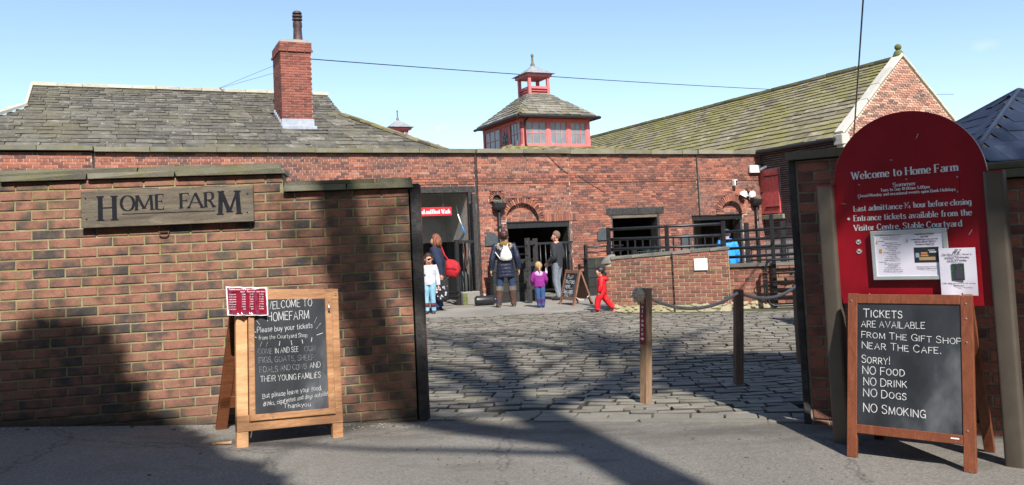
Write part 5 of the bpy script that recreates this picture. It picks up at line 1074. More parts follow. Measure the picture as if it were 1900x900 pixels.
# ================================================================== POSTS AND ROPE
def post(name, lab, x, y, h, w, d, ang, mat, lean=0):
    t = thing(name, lab, 'post', Matrix.Translation((x, y, gz(x, y))) @ Matrix.Rotation(R(lean), 4, 'Y') @ Matrix.Rotation(R(ang), 4, 'Z'), 'timber posts carrying the rope'); MB().box(-w / 2, w / 2, -d / 2, d / 2, -.08, h).build('post_shaft', mat, t, bevel=.006); return t
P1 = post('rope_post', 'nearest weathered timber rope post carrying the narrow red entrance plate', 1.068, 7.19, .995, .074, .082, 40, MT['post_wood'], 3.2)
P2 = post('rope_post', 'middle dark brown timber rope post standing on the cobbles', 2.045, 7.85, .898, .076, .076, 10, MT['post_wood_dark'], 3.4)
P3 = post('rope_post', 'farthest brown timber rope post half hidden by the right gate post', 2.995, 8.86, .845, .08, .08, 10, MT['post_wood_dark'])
EN = thing('entrance_plate', 'narrow vertical dark red plate with white entrance lettering and arrow on the near post', 'sign', frame(1.065, 7.19, 25) @ Matrix.Translation((-.051, -.045, .515)) @ Matrix.Rotation(0, 4, 'Z'))
EN.matrix_world = Matrix.Translation((1.068, 7.19, 0)) @ Matrix.Rotation(R(3.2), 4, 'Y') @ Matrix.Rotation(R(40 - 90), 4, 'Z') @ Matrix.Translation((-.041, -.0385, .515))
MB().box(.005, .070, -.004, .0, 0, .395).build('plate', MT['tag_red'], EN, bevel=.001)
for i, ch in enumerate('Entrance'): text_mb(ch, .0375, .345 - i * .0385, .030 if i else .027, None, 'serif', y=-.0048, weight=1.6, center=True).build('lettering', MT['sign_white'], EN)
MB().prism([(.018, .040), (.039, .040), (.039, .030), (.057, .046), (.039, .062), (.039, .052), (.018, .052)], -.0056, -.0046).build('arrow', MT['sign_white'], EN)
for x, z in ((.012, .386), (.062, .386), (.012, .012), (.062, .012)): MB().ball((x, -.005, z), .003, 6, 4).build('screw', MT['steel'], EN)
RP = thing('rope', 'thick twisted rope hanging between the three timber posts', 'rope', Matrix())
def rope(a, b, sag, nm):
    a, b = Vector(a), Vector(b); n = 70; base = [a.lerp(b, i / n) - Vector((0, 0, sag * 4 * (i / n) * (1 - i / n))) for i in range(n + 1)]; d = (b - a).normalized(); s = d.cross(Vector((0, 0, 1))).normalized(); uu = s.cross(d)
    mb = MB()
    for k in range(3):
        pts = []
        for i in range(n * 3 + 1):
            f = i / 3; i0 = min(int(f), n - 1); p = base[i0].lerp(base[i0 + 1], f - i0); ang = i / (n * 3) * (b - a).length / .075 * 2 * math.pi + k * 2.094
            pts.append(p + s * math.cos(ang) * .008 + uu * math.sin(ang) * .008)
        mb.tube(pts, .0092, 6)
    mb.build('rope_span', MT['rope'], RP, smooth=True)
rope((1.15, 7.21, .905), (2.075, 7.81, .865), .115, 1); rope((2.115, 7.88, .865), (2.97, 8.83, .83), .085, 2)
mb = MB(); r2 = random.Random(6)
for _ in range(160):
    a, b = r2.uniform(0, 6.28), r2.uniform(-1.4, 1.4); d = Vector((math.cos(a) * math.cos(b), math.sin(a) * math.cos(b), math.sin(b))); L = r2.uniform(.045, .078)
    c = Vector((1.045, 7.13, .94)); mb.tube([c + d * .02, c + d * L * .7 + Vector((0, 0, r2.uniform(-.01, .01))), c + d * L + Vector((r2.uniform(-.015, .015), 0, r2.uniform(-.015, .01)))], [.006, .005, .0025], 4)
mb.ball((1.045, 7.13, .94), .052, 12, 8, jit=.15)
mb.build('knot', MT['rope'], RP, smooth=True)
# ================================================================== RAMP WALLS, RAILINGS, GATES
G1 = frame(1.769, 16.328, -18); RA = thing('ramp_wall', 'low stepped brick ramp wall in the yard carrying a white notice board', 'wall', G1)
def slopez(s): return 1.01 + .048 * s
mb = MB(); mb.add([(.01, .01, -.2), (1.335, .01, -.2), (1.335, .01, slopez(1.335)), (.01, .01, slopez(0)), (.01, .22, -.2), (1.335, .22, -.2), (1.335, .22, slopez(1.335)), (.01, .22, slopez(0))], [(0, 1, 2, 3), (5, 4, 7, 6), (4, 0, 3, 7), (1, 5, 6, 2), (3, 2, 6, 7)])
mb.add([(1.335, -.06, -.2), (2.36, -.06, -.2), (2.36, -.06, slopez(2.36)), (1.335, -.06, slopez(1.335)), (1.335, .22, -.2), (2.36, .22, -.2), (2.36, .22, slopez(2.36)), (1.335, .22, slopez(1.335))], [(0, 1, 2, 3), (5, 4, 7, 6), (4, 0, 3, 7), (1, 5, 6, 2), (3, 2, 6, 7)])
mb.build('wall_core', MT['ramp_mortar'], RA)
it = courses(.0, 1.33, .10, .10 + 13 * .0705, .20, .0705, 'stretcher', .017, 0, .05, lambda z: [(0.0, 0.12)] if z > .86 else [], rr=random.Random(80)) + courses(1.33, 2.37, .10, .10 + 14 * .0705, .20, .0705, 'stretcher', .017, -.07, .05, rr=random.Random(81))
sd = courses(-.22, 0, .10, .10 + 13 * .0705, .20, .0705, 'stretcher', .012, 0, .05, rr=random.Random(82)); it += [Matrix.Rotation(R(-90), 4, 'Z') @ m for m in sd]
pieces(RA, 'brick', it, BR_RAMP, 300)
CPR = [solid_stone('coping_stone', MT['concrete'], k, .03) for k in range(4)]
for a, b, y0 in ((.12, 1.34, -.02), (1.33, 2.38, -.09)): 
    n = 3
    for k in range(n):
        s0, s1 = a + (b - a) * k / n, a + (b - a) * (k + 1) / n; zc = slopez((s0 + s1) / 2) + .015
        o = bpy.data.objects.new('coping_stone', random.choice(CPR)); COL.objects.link(o); o.parent = RA; o.matrix_local = Matrix.Translation(((s0 + s1) / 2, (y0 + .24) / 2, zc)) @ Matrix.Rotation(-.048, 4, 'Y') @ Matrix.Diagonal((s1 - s0 - .006, .24 - y0, .06, 1))
MB().loft([(.03, .1, .93, .13, .12, .6), (.04, .1, .99, .10, .12, .7), (.09, .1, 1.06, .11, .1, .7), (.14, .1, 1.10, .05, .05)], 10).build('broken_corner', MT['concrete'], RA)
mb = MB()
for _ in range(60): s = random.uniform(0, 2.3); mb.ball((s, -.005 - (.065 if s > 1.33 else 0), random.uniform(-.02, .10)), random.uniform(.012, .035), 6, 4, (1.8, .2, .9), .2)
mb.build('mossy_render', MT['ramp_mortar'], RA, kind='stuff')
t = thing('notice_board', 'blank white square board fixed to the ramp wall', 'board', G1 @ Matrix.Translation((1.73, -.085, .735))); MB().box(0, .25, -.012, .008, 0, .225).build('board', MT['white_paint'], t, bevel=.008)
G2 = frame(4.281, 15.902, -18)
RA2 = thing('ramp_wall', 'lower brick ramp wall behind the tubular metal gate at the right of the yard', 'wall', G2)
MB().box(-.28, 3.2, .01, .22, -.2, .76).build('wall_core', MT['ramp_mortar'], RA2)
pieces(RA2, 'brick', courses(-.30, .62, .05, .05 + 10 * .0705, .20, .0705, 'stretcher', .012, 0, .05, rr=random.Random(83)) + courses(.62, 3.2, .05, .05 + 10 * .0705, .20, .0705, 'stretcher', .012, -.04, .06, rr=random.Random(84)), BR_RAMP, 300)
for k in range(4):
    o = bpy.data.objects.new('coping_stone', CPR[k]); COL.objects.link(o); o.parent = RA2; o.matrix_local = Matrix.Translation((-.3 + .875 * (k + .5), .10, .79)) @ Matrix.Diagonal((.865, .30, .06, 1))
mb = MB()
for _ in range(40): mb.ball((random.uniform(-.3, 2), -.01, random.uniform(-.02, .08)), random.uniform(.02, .04), 6, 4, (1.6, .3, .9), .2)
mb.build('mossy_render', MT['ramp_mortar'], RA2, kind='stuff')
def railing(name, lab, M, posts, rails, x0, x1, bars=None, pw=.075, rr_=.028, grp=None):
    t = thing(name, lab, 'railing', M, 'black railings around the ramp and block walls')
    for x, z0, z1 in posts: MB().box(x - pw / 2, x + pw / 2, -pw / 2, pw / 2, z0, z1).build('post', MT['black_paint'], t, bevel=.006)
    for za, zb_ in rails: MB().tube([(x0, 0, za), (x1, 0, zb_)], rr_, 8).build('rail', MT['black_paint'], t, smooth=True)
    if bars:
        n, a, b = bars
        for i in range(n): x = x0 + (x1 - x0) * (i + .5) / n; MB().box(x - .014, x + .014, -.012, .012, a, b).build('bar', MT['black_paint'], t)
    return t
railing('railing', 'black railing with short upright bars standing above the tall ramp wall', G1 @ Matrix.Translation((0, .30, 0)), [(.04, .0, 1.64), (1.20, 0, 1.63), (2.28, 0, 1.65)], [(1.60, 1.60), (1.40, 1.38), (1.20, 1.19), (1.03, 1.03)], .04, 2.30, (15, 1.03, 1.39))
railing('railing', 'black four-rail fence running right from the tall ramp wall above the tubular gate', G1 @ Matrix.Translation((0, .30, 0)), [(3.17, 0, 1.73), (5.0, 0, 1.73)], [(1.44, 1.50), (1.27, 1.33), (1.115, 1.17), (.95, 1.01)], 2.30, 5.6)
railing('railing', 'farther black fence in front of the dark barn wall', frame(5.0, 19.3, -5), [(.42, -.13, 1.63), (1.24, -.13, 1.63), (2.6, -.13, 1.63)], [(1.24, 1.24), (1.0, 1.0), (.75, .75)], .42, 3.4, (18, .5, 1.0), .10, .022)
t = thing('mesh_panel', 'green wire mesh panel in front of the window opening', 'mesh panel', FF @ Matrix.Translation((4.4, -.9, 0)))
mb = MB()
for i in range(26): mb.tube([(i * .1, 0, .2), (i * .1, 0, 1.0)], .006, 4)
for i in range(9): mb.tube([(0, 0, .2 + i * .1), (2.5, 0, .2 + i * .1)], .006, 4)
mb.build('wire_grid', MT['green_mesh'], t)
t = thing('churns', 'black metal pens and feed bins inside the window opening', 'pen', FF @ Matrix.Translation((4.2, -.55, 0)))
for x, r_, h in ((.3, .09, 1.05), (.75, .10, 1.1), (1.0, .05, 1.15), (1.3, .04, 1.0)): MB().tube([(x, 0, -.13), (x, 0, h)], r_, 12).build('upright', MT['black_paint'], t, smooth=R(50))
# tubular farm gate leaning on the ramp wall
t = thing('farm_gate', 'black tubular metal farm gate leaning against the lower ramp wall', 'gate', G2 @ Matrix.Translation((.50, -.18, .0)) @ Matrix.Rotation(R(2), 4, 'X'))
MB().tube([(1.9, 0, .90), (.12, 0, .88), (.03, 0, .84), (0, 0, .74), (0, 0, .16), (.03, 0, .06), (.12, 0, .02), (1.9, 0, .05)], .024, 8).build('outer_tube', MT['black_paint'], t, smooth=True)
for z in (.18, .32, .46, .62): MB().tube([(0, 0, z), (1.9, 0, z + .02)], .016, 8).build('bar', MT['black_paint'], t, smooth=True)
MB().tube([(-.045, 0, .72), (-.045, 0, .06)], .018, 8).build('hinge_bar', MT['black_paint'], t)
MB().tube([(-.02 + .07 * math.cos(a), -.03, .58 + .07 * math.sin(a)) for a in [i * math.pi / 6 for i in range(13)]], .009, 6).build('chain_ring', MT['rust'], t)
MB().tube([(.45, 0, .70), (.45, 0, .58)], .02, 8).tube([(.38, -.02, .64), (.53, -.02, .64)], .022, 8).build('latch', MT['black_paint'], t)
MB().tube([(.62, 0, .88), (.62, 0, .05)], .010, 6).build('upright', MT['black_paint'], t)
# ================================================================== LOW BLACK WALLS, GATES
t = thing('block_wall', 'low black painted block wall left of the first arched doorway', 'wall', FF); MB().box(.02, 1.30, -.72, -.52, -.2, .93).box(-.02, 1.32, -.75, -.49, .93, .97).build('wall_core', MT['black_block'], t)
BB = [piece_mesh('block', k, MT['black_block'], (.02, .04), .01) for k in range(5)]
pieces(t, 'block', courses(.02, 1.30, -.14, .93, .44, .2675, 'stretcher', .012, -.745, .04), BB, 60)
t2 = thing('block_wall', 'low black painted block wall between the first doorway and the ramp wall', 'wall', FF); MB().box(2.85, 5.2, -.72, -.52, -.2, .86).box(2.82, 5.2, -.75, -.49, .86, .90).build('wall_core', MT['black_block'], t2)
pieces(t2, 'block', courses(2.85, 5.2, -.14, .86, .44, .25, 'stretcher', .012, -.745, .04), BB, 60)
railing('railing', 'short black railing on the low block wall under the left plaque', FF @ Matrix.Translation((0, -.62, 0)), [(.12, .97, 1.38)], [(1.30, 1.30), (1.10, 1.10)], .12, 1.0, None, .08, .022)
railing('railing', 'short black railing on the low block wall right of the first doorway', FF @ Matrix.Translation((0, -.62, 0)), [(2.88, .9, 1.26), (3.6, .9, 1.22)], [(1.20, 1.20), (1.06, 1.06)], 2.88, 4.1, None, .08, .022)
GL1 = thing('gate', 'black metal gate of upright bars closing the first arched doorway', 'gate', FF @ Matrix.Translation((0, -.30, 0)))
for z in (.10, 1.36): MB().box(1.28, 2.66, -.02, .02, z - .03, z + .03).build('rail', MT['black_paint'], GL1)
for i in range(9): x = 1.33 + i * .16; MB().tube([(x, 0, .1), (x, 0, 1.36)], .018, 8).build('bar', MT['black_paint'], GL1, smooth=True)
t = thing('gate', 'black timber gate leaf folded open left of the first doorway', 'gate', frame(.40, 21.15, 62))
for x in (-.14, .30): MB().box(x - .06, x + .06, -.05, .05, -.13, 1.52 - (x > 0) * .02).build('stile', MT['black_timber'], t, bevel=.008)
for z in (.25, .85, 1.4): MB().box(-.1, .3, -.03, .03, z - .05, z + .05).build('rail', MT['black_timber'], t)
for z in (.7, 1.1, 1.35): MB().ball((-.20, -.02, z), .03, 8, 6).build('hinge', MT['black_paint'], t)
t = thing('gate', 'black gate with round posts and upright bars across the wash bay', 'gate', FF @ Matrix.Translation((0, -.30, 0)))
MB().tube([(-.78, 0, -.13), (-.78, 0, 1.56)], .065, 14).build('post', MT['black_paint'], t, smooth=R(50)); MB().box(-.30, -.20, -.05, .05, -.13, 2.75).build('post', MT['black_timber'], t, bevel=.008)
MB().box(-.72, -.25, -.025, .025, 1.46, 1.54).build('rail', MT['black_paint'], t)
for x in (-.60, -.42): MB().tube([(x, 0, .2), (x, 0, 1.5)], .025, 8).build('bar', MT['black_paint'], t, smooth=True)
for z in (.10, .22): MB().tube([(-3.2, -.05, z), (-.8, -.05, z)], .03, 8).build('rail', MT['black_paint'], t, smooth=True)
MB().tube([(-1.6, .1, .05), (-.85, .1, .75)], .03, 8).build('brace', MT['black_paint'], t)
MB().tube([(-.62, -.07, 1.5), (-.60, -.08, 1.2), (-.56, -.07, .8)], .012, 6).build('chain', MT['rust'], t)
t = thing('concrete_block', 'mossy grey concrete plinth under the wash bay gate', 'plinth', FF @ Matrix.Translation((-.50, -.32, -.13)))
MB().box(-.22, .26, -.14, .14, 0, .34).build('plinth', MT['concrete'], t, bevel=.02); MB().box(-.22, -.1, -.145, -.139, 0, .3).build('moss_patch', MOSS, t)
t = thing('drum', 'black cylinder lying on its side by the low block wall', 'drum', frame(-.80, 20.95, 10, gz(-.8, 20.95)))
MB().tube([(-.26, 0, .125), (-.22, 0, .125), (-.2199, 0, .125), (.20, 0, .125), (.24, 0, .125)], [.09, .12, .13, .13, .10], 16).build('drum_body', MT['black_paint'], t, smooth=R(40)); MB().tube([(0, 0, .24), (0, 0, .28)], .02, 8).build('valve', MT['sign_white'], t)
MB().tube([(.25, 0, .125), (.27, 0, .125)], .06, 12).build('end_cap', MT['black_paint'], t)
for x in (-.12, .1): MB().box(x - .02, x + .02, -.1, .1, 0, .03).build('foot', MT['black_paint'], t)
t = thing('round_lid', 'dark round topped bin standing behind the wash bay gate', 'bin', FF @ Matrix.Translation((-.45, .12, -.13)))
MB().loft([(0, 0, 0, .2, .12), (0, 0, .5, .2, .12), (0, 0, .75, .15, .1), (0, 0, .85, .05, .05)], 16).build('bin_body', plain('bin_grey', (.05, .055, .055), .6), t, smooth=True)
# ================================================================== PEOPLE
SKIN = plain('skin', (.52, .27, .19), .6, var=.05, scale=20, bump=0)
def fabric(n, c, r, v, s, b):
    t = NT(n); p = t.coord('obj'); a = tuple(x * (1 - v) for x in c); d = tuple(min(1, x * (1 + v)) for x in c)
    big = t.noise(t.mapping(p, (1, 1, .55)), 11, 3, .5, dist=.8); col = t.mix(t.ramp(big, [(.35, 0.), (.65, 1.)]), a, d)
    col = t.mix(.25, col, t.ramp(t.noise(p, 70, 3, .6), [(.3, .35), (.7, .8)]), 'OVERLAY')
    t.bump(t.math('ADD', big, t.math('MULTIPLY', t.noise(p, 90, 2), .05)), .9 if b else 0, .035); return t.out(col, r)
def cmat(n, c, r=.9, v=.15, b=.35, s=30): return bpy.data.materials.get(n) or fabric(n, c, r, v, s, b)
def skin_obj(name, nodes, edges, mat, parent, sub=2):
    me = bpy.data.meshes.new(name); names = list(nodes); me.from_pydata([nodes[n][0] for n in names], [(names.index(a), names.index(b)) for a, b in edges], [])
    o = bpy.data.objects.new(name, me); COL.objects.link(o); md = o.modifiers.new('skin', 'SKIN'); md.use_smooth_shade = True
    for i, n in enumerate(names):
        r = nodes[n][1]; o.data.skin_vertices[0].data[i].radius = (r, r) if not hasattr(r, '__len__') else r
        o.data.skin_vertices[0].data[i].use_root = (i == 0)
    s = o.modifiers.new('sub', 'SUBSURF'); s.levels = sub; s.render_levels = sub
    dg = bpy.context.evaluated_depsgraph_get(); ev = o.evaluated_get(dg); m2 = bpy.data.meshes.new_from_object(ev)
    bpy.data.objects.remove(o); bpy.data.meshes.remove(me); m2.name = name; m2.materials.clear(); m2.materials.append(mat)
    m2.polygons.foreach_set('use_smooth', [True] * len(m2.polygons))
    return link(name, m2, parent)
DEF = dict(pelvis=(0, 0, .525), belly=(0, 0, .61), chest=(0, 0, .72), nb=(0, 0, .815), neck=(0, .003, .85), jaw=(0, .022, .89), head=(0, .010, .925), crown=(0, .0, .958),
    sl=(-.105, 0, .80), el=(-.135, -.01, .635), wl=(-.15, .03, .49), sr=(.105, 0, .80), er=(.135, -.01, .635), wr=(.15, .03, .49),
    hl=(-.05, 0, .51), kl=(-.06, .01, .285), al=(-.065, 0, .05), hr=(.05, 0, .51), kr=(.06, .01, .285), ar=(.065, 0, .05))
def person(lab, M, H, over=None, child=False, headscale=1., face=0, group=None):
    t = thing('person', lab, 'person', M, 'people in the farm yard'); J = {k: Vector(v) for k, v in DEF.items()}
    if child:
        for k in ('sl', 'sr'): J[k] = Vector((J[k].x * .95, 0, .76))
        for k in ('el', 'er'): J[k].z = .61
        for k in ('wl', 'wr'): J[k].z = .47
        J['nb'].z = .775; J['neck'].z = .80; J['jaw'].z = .85; J['head'].z = .895; J['crown'].z = .945; J['chest'].z = .69; J['pelvis'].z = .49; J['hl'].z = J['hr'].z = .475; J['kl'].z = J['kr'].z = .26
    for k, v in (over or {}).items(): J[k] = Vector(v)
    F = Matrix.Rotation(R(face), 3, 'Z'); hc = J['neck'].copy()
    for k in ('jaw', 'head', 'crown'): J[k] = hc + F @ (J[k] - hc)
    fwd = F @ Vector((0, 1, 0)); hs = headscale
    N = {}; E = []
    def add(n, p, r, to=None):
        N[n] = (tuple(Vector(p) * H), (r[0] * H, r[1] * H) if hasattr(r, '__len__') else r * H)
        if to: E.append((to, n))
    add('pelvis', J['pelvis'], .068); add('belly', J['belly'], .062, 'pelvis'); add('chest', J['chest'], .072, 'belly'); add('nb', J['nb'], .04, 'chest'); add('neck', J['neck'], .030, 'nb')
    add('jaw', J['jaw'], .042 * hs, 'neck'); add('head', J['head'], .052 * hs, 'jaw'); add('crown', J['crown'], .042 * hs, 'head')
    add('nose', J['jaw'] + fwd * .052 * hs + Vector((0, 0, .014)), .009 * hs, 'jaw')
    side = F @ Vector((1, 0, 0))
    for s, q in ((-1, 'l'), (1, 'r')):
        add('s' + q, J['s' + q], .034, 'nb' if not child else 'nb'); add('e' + q, J['e' + q], .026, 's' + q); add('w' + q, J['w' + q], .0165, 'e' + q)
        d = (J['w' + q] - J['e' + q]).normalized(); inw = Vector((-s, 0, 0)); ac = d.cross(inw).normalized() if abs(d.dot(inw)) < .95 else Vector((0, 1, 0))
        p = J['w' + q] + d * .032; add('p' + q, p, (.019, .012), 'w' + q)
        pal = J['w' + q] + d * .05
        for i in range(4):
            o = ac * ((i - 1.5) * .0095); L = (.036, .042, .039, .030)[i]; a = pal + o; b = a + d * L * .5 + inw * .004; c = b + d * L * .42 + inw * (.010 + .002 * i)
            add('k%s%d' % (q, i), a, .0058, 'p' + q); add('f%s%d' % (q, i), b, .0052, 'k%s%d' % (q, i)); add('t%s%d' % (q, i), c, .0045, 'f%s%d' % (q, i))
        th = J['w' + q] + d * .022 + ac * .02; add('th' + q, th, .0062, 'p' + q); add('tt' + q, th + d * .026 + ac * .008 + inw * .004, .005, 'th' + q)
        add('h' + q, J['h' + q], .052, 'pelvis'); add('k' + q, J['k' + q], .036, 'h' + q); add('a' + q, J['a' + q], .022, 'k' + q)
        td = (J.get('t' + q) - J['a' + q]) if ('t' + q) in J else Vector((s * .012, .085, -.033)); add('to' + q, J['a' + q] + td, .018, 'a' + q)
    body = skin_obj('body', N, E, SKIN, t, 2)
    for s in (-1, 1):   # ears, eyes
        MB().ball((J['head'] + side * s * .052 * hs + Vector((0, 0, -.012))) * H, .013 * H, 8, 6, (.5, .8, 1.2)).build('ear', SKIN, t, smooth=True)
        MB().ball((J['head'] + fwd * .047 * hs + side * s * .019 * hs + Vector((0, 0, -.008))) * H, .0042 * H, 8, 6).build('eye', cmat('eye_dark', (.10, .06, .045), .6), t, smooth=True)
    MB().ball((J['jaw'] + fwd * .043 * hs + Vector((0, 0, -.010))) * H, .009 * H, 8, 6, (1.5, .6, .45)).build('mouth', cmat('lips', (.36, .12, .10), .6), t, smooth=True)
    return t, J, H, fwd, side
def sleeves(t, J, H, mat, r0=.046, r1=.034, name='sleeve', cuff=.88):
    for q in 'lr':
        a, b, c = J['s' + q] * H, J['e' + q] * H, J['w' + q] * H; c = b.lerp(c, cuff * 1.05)
        inn = a.lerp(J['nb'] * H, .45)
        MB().tube([inn + Vector((0, 0, -.02 * H)), a, a.lerp(b, .35), b.lerp(a, .12), b, b.lerp(c, .4), c.lerp(b, .12), c], [r0 * .9 * H, r0 * 1.05 * H, r0 * H, r0 * .93 * H, r0 * .92 * H, r1 * 1.12 * H, r1 * H, r1 * .96 * H], 14).build(name, mat, t, smooth=R(60))
def torso(t, J, H, mat, hem, w=.098, d=.068, name='jacket', hemw=None, puff=0, top=.835, neckr=.045, n=14, shw=.118):
    rings = []; hemw = hemw or w * 1.05; top = J['nb'].z + .018
    for i in range(n * (3 if puff else 1) + 1):
        f = i / (n * (3 if puff else 1)); z = hem + (top - hem) * f
        sh = J['sl'].z
        if z > sh - .01: g = (z - sh + .01) / (top - sh + .01); rx = shw * (1 - g) ** .6 + neckr * g if g < 1 else neckr; ry = d * .9 * (1 - g) + neckr * g
        else: g = (z - hem) / (sh - hem); rx = hemw * (1 - g) + shw * g if g > .55 else hemw + (w - hemw) * min(1, g / .5); ry = d * (1 + .06 * math.sin(g * 5))
        p = 1 + puff * abs(math.sin(math.pi * f * n * .72)) ** .6 - puff if puff else 1
        c = J['pelvis'].lerp(J['nb'], max(0, min(1, (z - J['pelvis'].z) / (J['nb'].z - J['pelvis'].z)))); rings.append((c.x * H, c.y * H, z * H, rx * p * H, ry * p * H, .85))
    return MB().loft(rings, 26).build(name, mat, t, smooth=R(70))
def legs(t, J, H, mat, rt=.058, rk=.040, ra=.030, bottom=1., name='trouser_leg'):
    for q in 'lr':
        a, b, c = J['h' + q] * H, J['k' + q] * H, J['a' + q] * H; c = b.lerp(c, bottom)
        MB().tube([a + Vector((0, 0, .03 * H)), a, a.lerp(b, .5), b, b.lerp(c, .4), c.lerp(b, .06), c], [rt * .96 * H, rt * H, (rt + rk) * .52 * H, rk * H, rk * .98 * H, ra * 1.03 * H, ra * H], 14).build(name, mat, t, smooth=R(60))
    MB().loft([(J['pelvis'].x * H, J['pelvis'].y * H, (J['pelvis'].z - .035) * H, .075 * H, .055 * H), (J['pelvis'].x * H, J['pelvis'].y * H, (J['pelvis'].z + .01) * H, .094 * H, .066 * H), (J['belly'].x * H, J['belly'].y * H, (J['belly'].z) * H, .082 * H, .06 * H)], 20).build('trouser_seat', mat, t, smooth=True)
def shoes(t, J, H, mat, sole=None, top=None, r=.036, boot=0., bmat=None):
    for q in 'lr':
        a = J['a' + q] * H; s = -1 if q == 'l' else 1; td = (J['t' + q] - J['a' + q]) * H if ('t' + q) in J else Vector((s * .012, .085, -.033)) * H
        toe = a + td; toe.z = max(.022 * H, toe.z); heel = a - Vector((td.x, td.y, 0)) * .32; heel.z = max(.022 * H, a.z - .025 * H)
        MB().tube([heel, heel.lerp(toe, .2) + Vector((0, 0, .012 * H)), heel.lerp(toe, .55) + Vector((0, 0, .004 * H)), toe, toe + td.normalized() * .02 * H], [.020 * H, .031 * H, .029 * H, .026 * H, .012 * H], 12).build('shoe', mat, t, smooth=True)
        MB().box(0, 0, 0, 0, 0, 0); d = Vector((td.x, td.y, 0)).normalized(); pz = min(heel.z, toe.z) - .016 * H
        h0 = Vector((heel.x, heel.y, pz)) - d * .02 * H; h1 = Vector((toe.x, toe.y, pz)) + d * .025 * H; MB().tube([h0, h0.lerp(h1, .3), h0.lerp(h1, .75), h1], [.022 * H, .027 * H, .030 * H, .018 * H], 12, ell=.3 if abs(d.z) < .1 else 1).build('sole', sole or mat, t)
        if boot:
            k = J['k' + q] * H; tp = a.lerp(k, boot); MB().tube([a + Vector((0, 0, -.015 * H)), a.lerp(tp, .3), a.lerp(tp, .75), tp], [r * .92 * H, r * .98 * H, r * 1.22 * H, r * 1.25 * H], 14).build('boot_shaft', bmat or mat, t, smooth=R(60))
            MB().tube([a.lerp(tp, .78), tp + Vector((0, 0, .008 * H))], r * 1.31 * H, 14).build('boot_cuff', top or mat, t, smooth=R(60))
def hair(t, J, H, mat, fwd, side, hs=1., length=0., pony=None, back=.012, thick=1.):
    c = (J['head'] * .55 + J['crown'] * .45 - fwd * back) * H; mb = MB(); n, m = 18, 12; rr = random.Random(4)
    ang0 = math.atan2(fwd.y, fwd.x)
    for i in range(m + 1):
        for k in range(n):
            a = 2 * math.pi * k / n; el = math.pi / 2 - (math.pi * .80) * i / m; f = math.cos(a - ang0)
            lim = .38 if f > .5 else (.0 if f > .05 else -1.1 - length * 0); e = max(el, lim)
            r = .0625 * hs * thick * H * (1 + .035 * math.sin(k * 2.4 + i)); mb.v.append((c.x + r * math.cos(e) * math.cos(a), c.y + r * math.cos(e) * math.sin(a), c.z + r * 1.12 * math.sin(e)))
    mb.f = [(i * n + k, i * n + (k + 1) % n, (i + 1) * n + (k + 1) % n, (i + 1) * n + k) for i in range(m) for k in range(n)] + [tuple(range((m) * n, (m + 1) * n))]
    mb2 = mb
    for i in range(34):
        a = ang0 + math.pi + rr.uniform(-1.9, 1.9) * (1 if length else .9); s = c + Vector((math.cos(a), math.sin(a), rr.uniform(-.4, .5))) * .055 * hs * H
        if length: mb2.tube([s, s + Vector((math.cos(a), math.sin(a), 0)) * .012 * H + Vector((0, 0, -length * .5 * H)), s + Vector((rr.uniform(-.01, .01), rr.uniform(-.01, .01), -length * rr.uniform(.8, 1.05) )) * H], [.011 * H, .013 * H, .005 * H], 5)
    mb2.build('hair', mat, t, smooth=True)
    if pony:
        p = [c + (-fwd * .055 * hs + Vector(q)) * H for q in pony]; MB().tube(p, [.014 * H] + [.020 * H] * (len(p) - 2) + [.006 * H], 10).build('ponytail', mat, t, smooth=True)
    return c
# woman in the long navy coat, seen from behind
t, J, H, f, s = person('woman seen from behind in long quilted navy coat with fur hood and brown boots', frame(-.22, 18.45, 3), 1.70, dict(hl=(-.055, 0, .51), kl=(-.085, .01, .285), al=(-.105, -.01, .05), hr=(.055, 0, .51), kr=(.08, .01, .285), ar=(.09, .02, .05), sl=(-.115, 0, .80), el=(-.165, -.02, .64), wl=(-.185, .0, .495), sr=(.115, 0, .80), er=(.16, -.02, .64), wr=(.175, .01, .495)), face=-8)
NAVY = cmat('navy_coat', (.010, .014, .035), .5); torso(t, J, H, NAVY, .39, .102, .085, 'coat', .128, .07, n=14, shw=.122); sleeves(t, J, H, NAVY, .045, .037); legs(t, J, H, cmat('dark_denim', (.018, .035, .085)), .060, .042, .036); shoes(t, J, H, cmat('boot_grey', (.12, .10, .085)), None, cmat('boot_grey', (.12, .10, .085)), .040, .92, cmat('boot_brown', (.075, .035, .028)))
hair(t, J, H, cmat('auburn_dark', (.05, .015, .012), .5), f, s); MB().ball(Vector((.0, -.06, .935)) * H, .033 * H, 12, 8).build('bun', cmat('auburn_dark', (.05, .015, .012)), t, smooth=True)
FUR = cmat('fur', (.38, .34, .29), 1.); mb = MB(); rr = random.Random(1)
for i in range(420):
    a = rr.uniform(math.pi * .98, math.pi * 2.02); x, y, z = .088 * math.cos(a), -.045 + .018 * math.sin(a), .808 + .052 * math.sin(a); x *= 1.0
    p = Vector((x, y - rr.uniform(0, .03), z)) * H; d = Vector((rr.uniform(-1, 1), rr.uniform(-1, .2), rr.uniform(-1, 1))) * .024 * H; mb.tube([p, p + d], [.006 * H, .001 * H], 3)
mb.tube([Vector((.088 * math.cos(a), -.055, .808 + .052 * math.sin(a))) * H for a in [math.pi + math.pi * i / 12 for i in range(13)]], .019 * H, 8)
mb.build('fur_trim', FUR, t)
MB().ball(Vector((0, -.045, .822)) * H, .065 * H, 14, 10, (1.05, .62, .62)).build('hood_lining', cmat('olive_lining', (.16, .10, .022)), t, smooth=True)
t2 = thing('drawstring_bag', 'white drawstring backpack on the back of the woman in the navy coat', 'bag', frame(-.22, 18.45, 3) @ Matrix.Translation((.02, -.165, 1.05)))
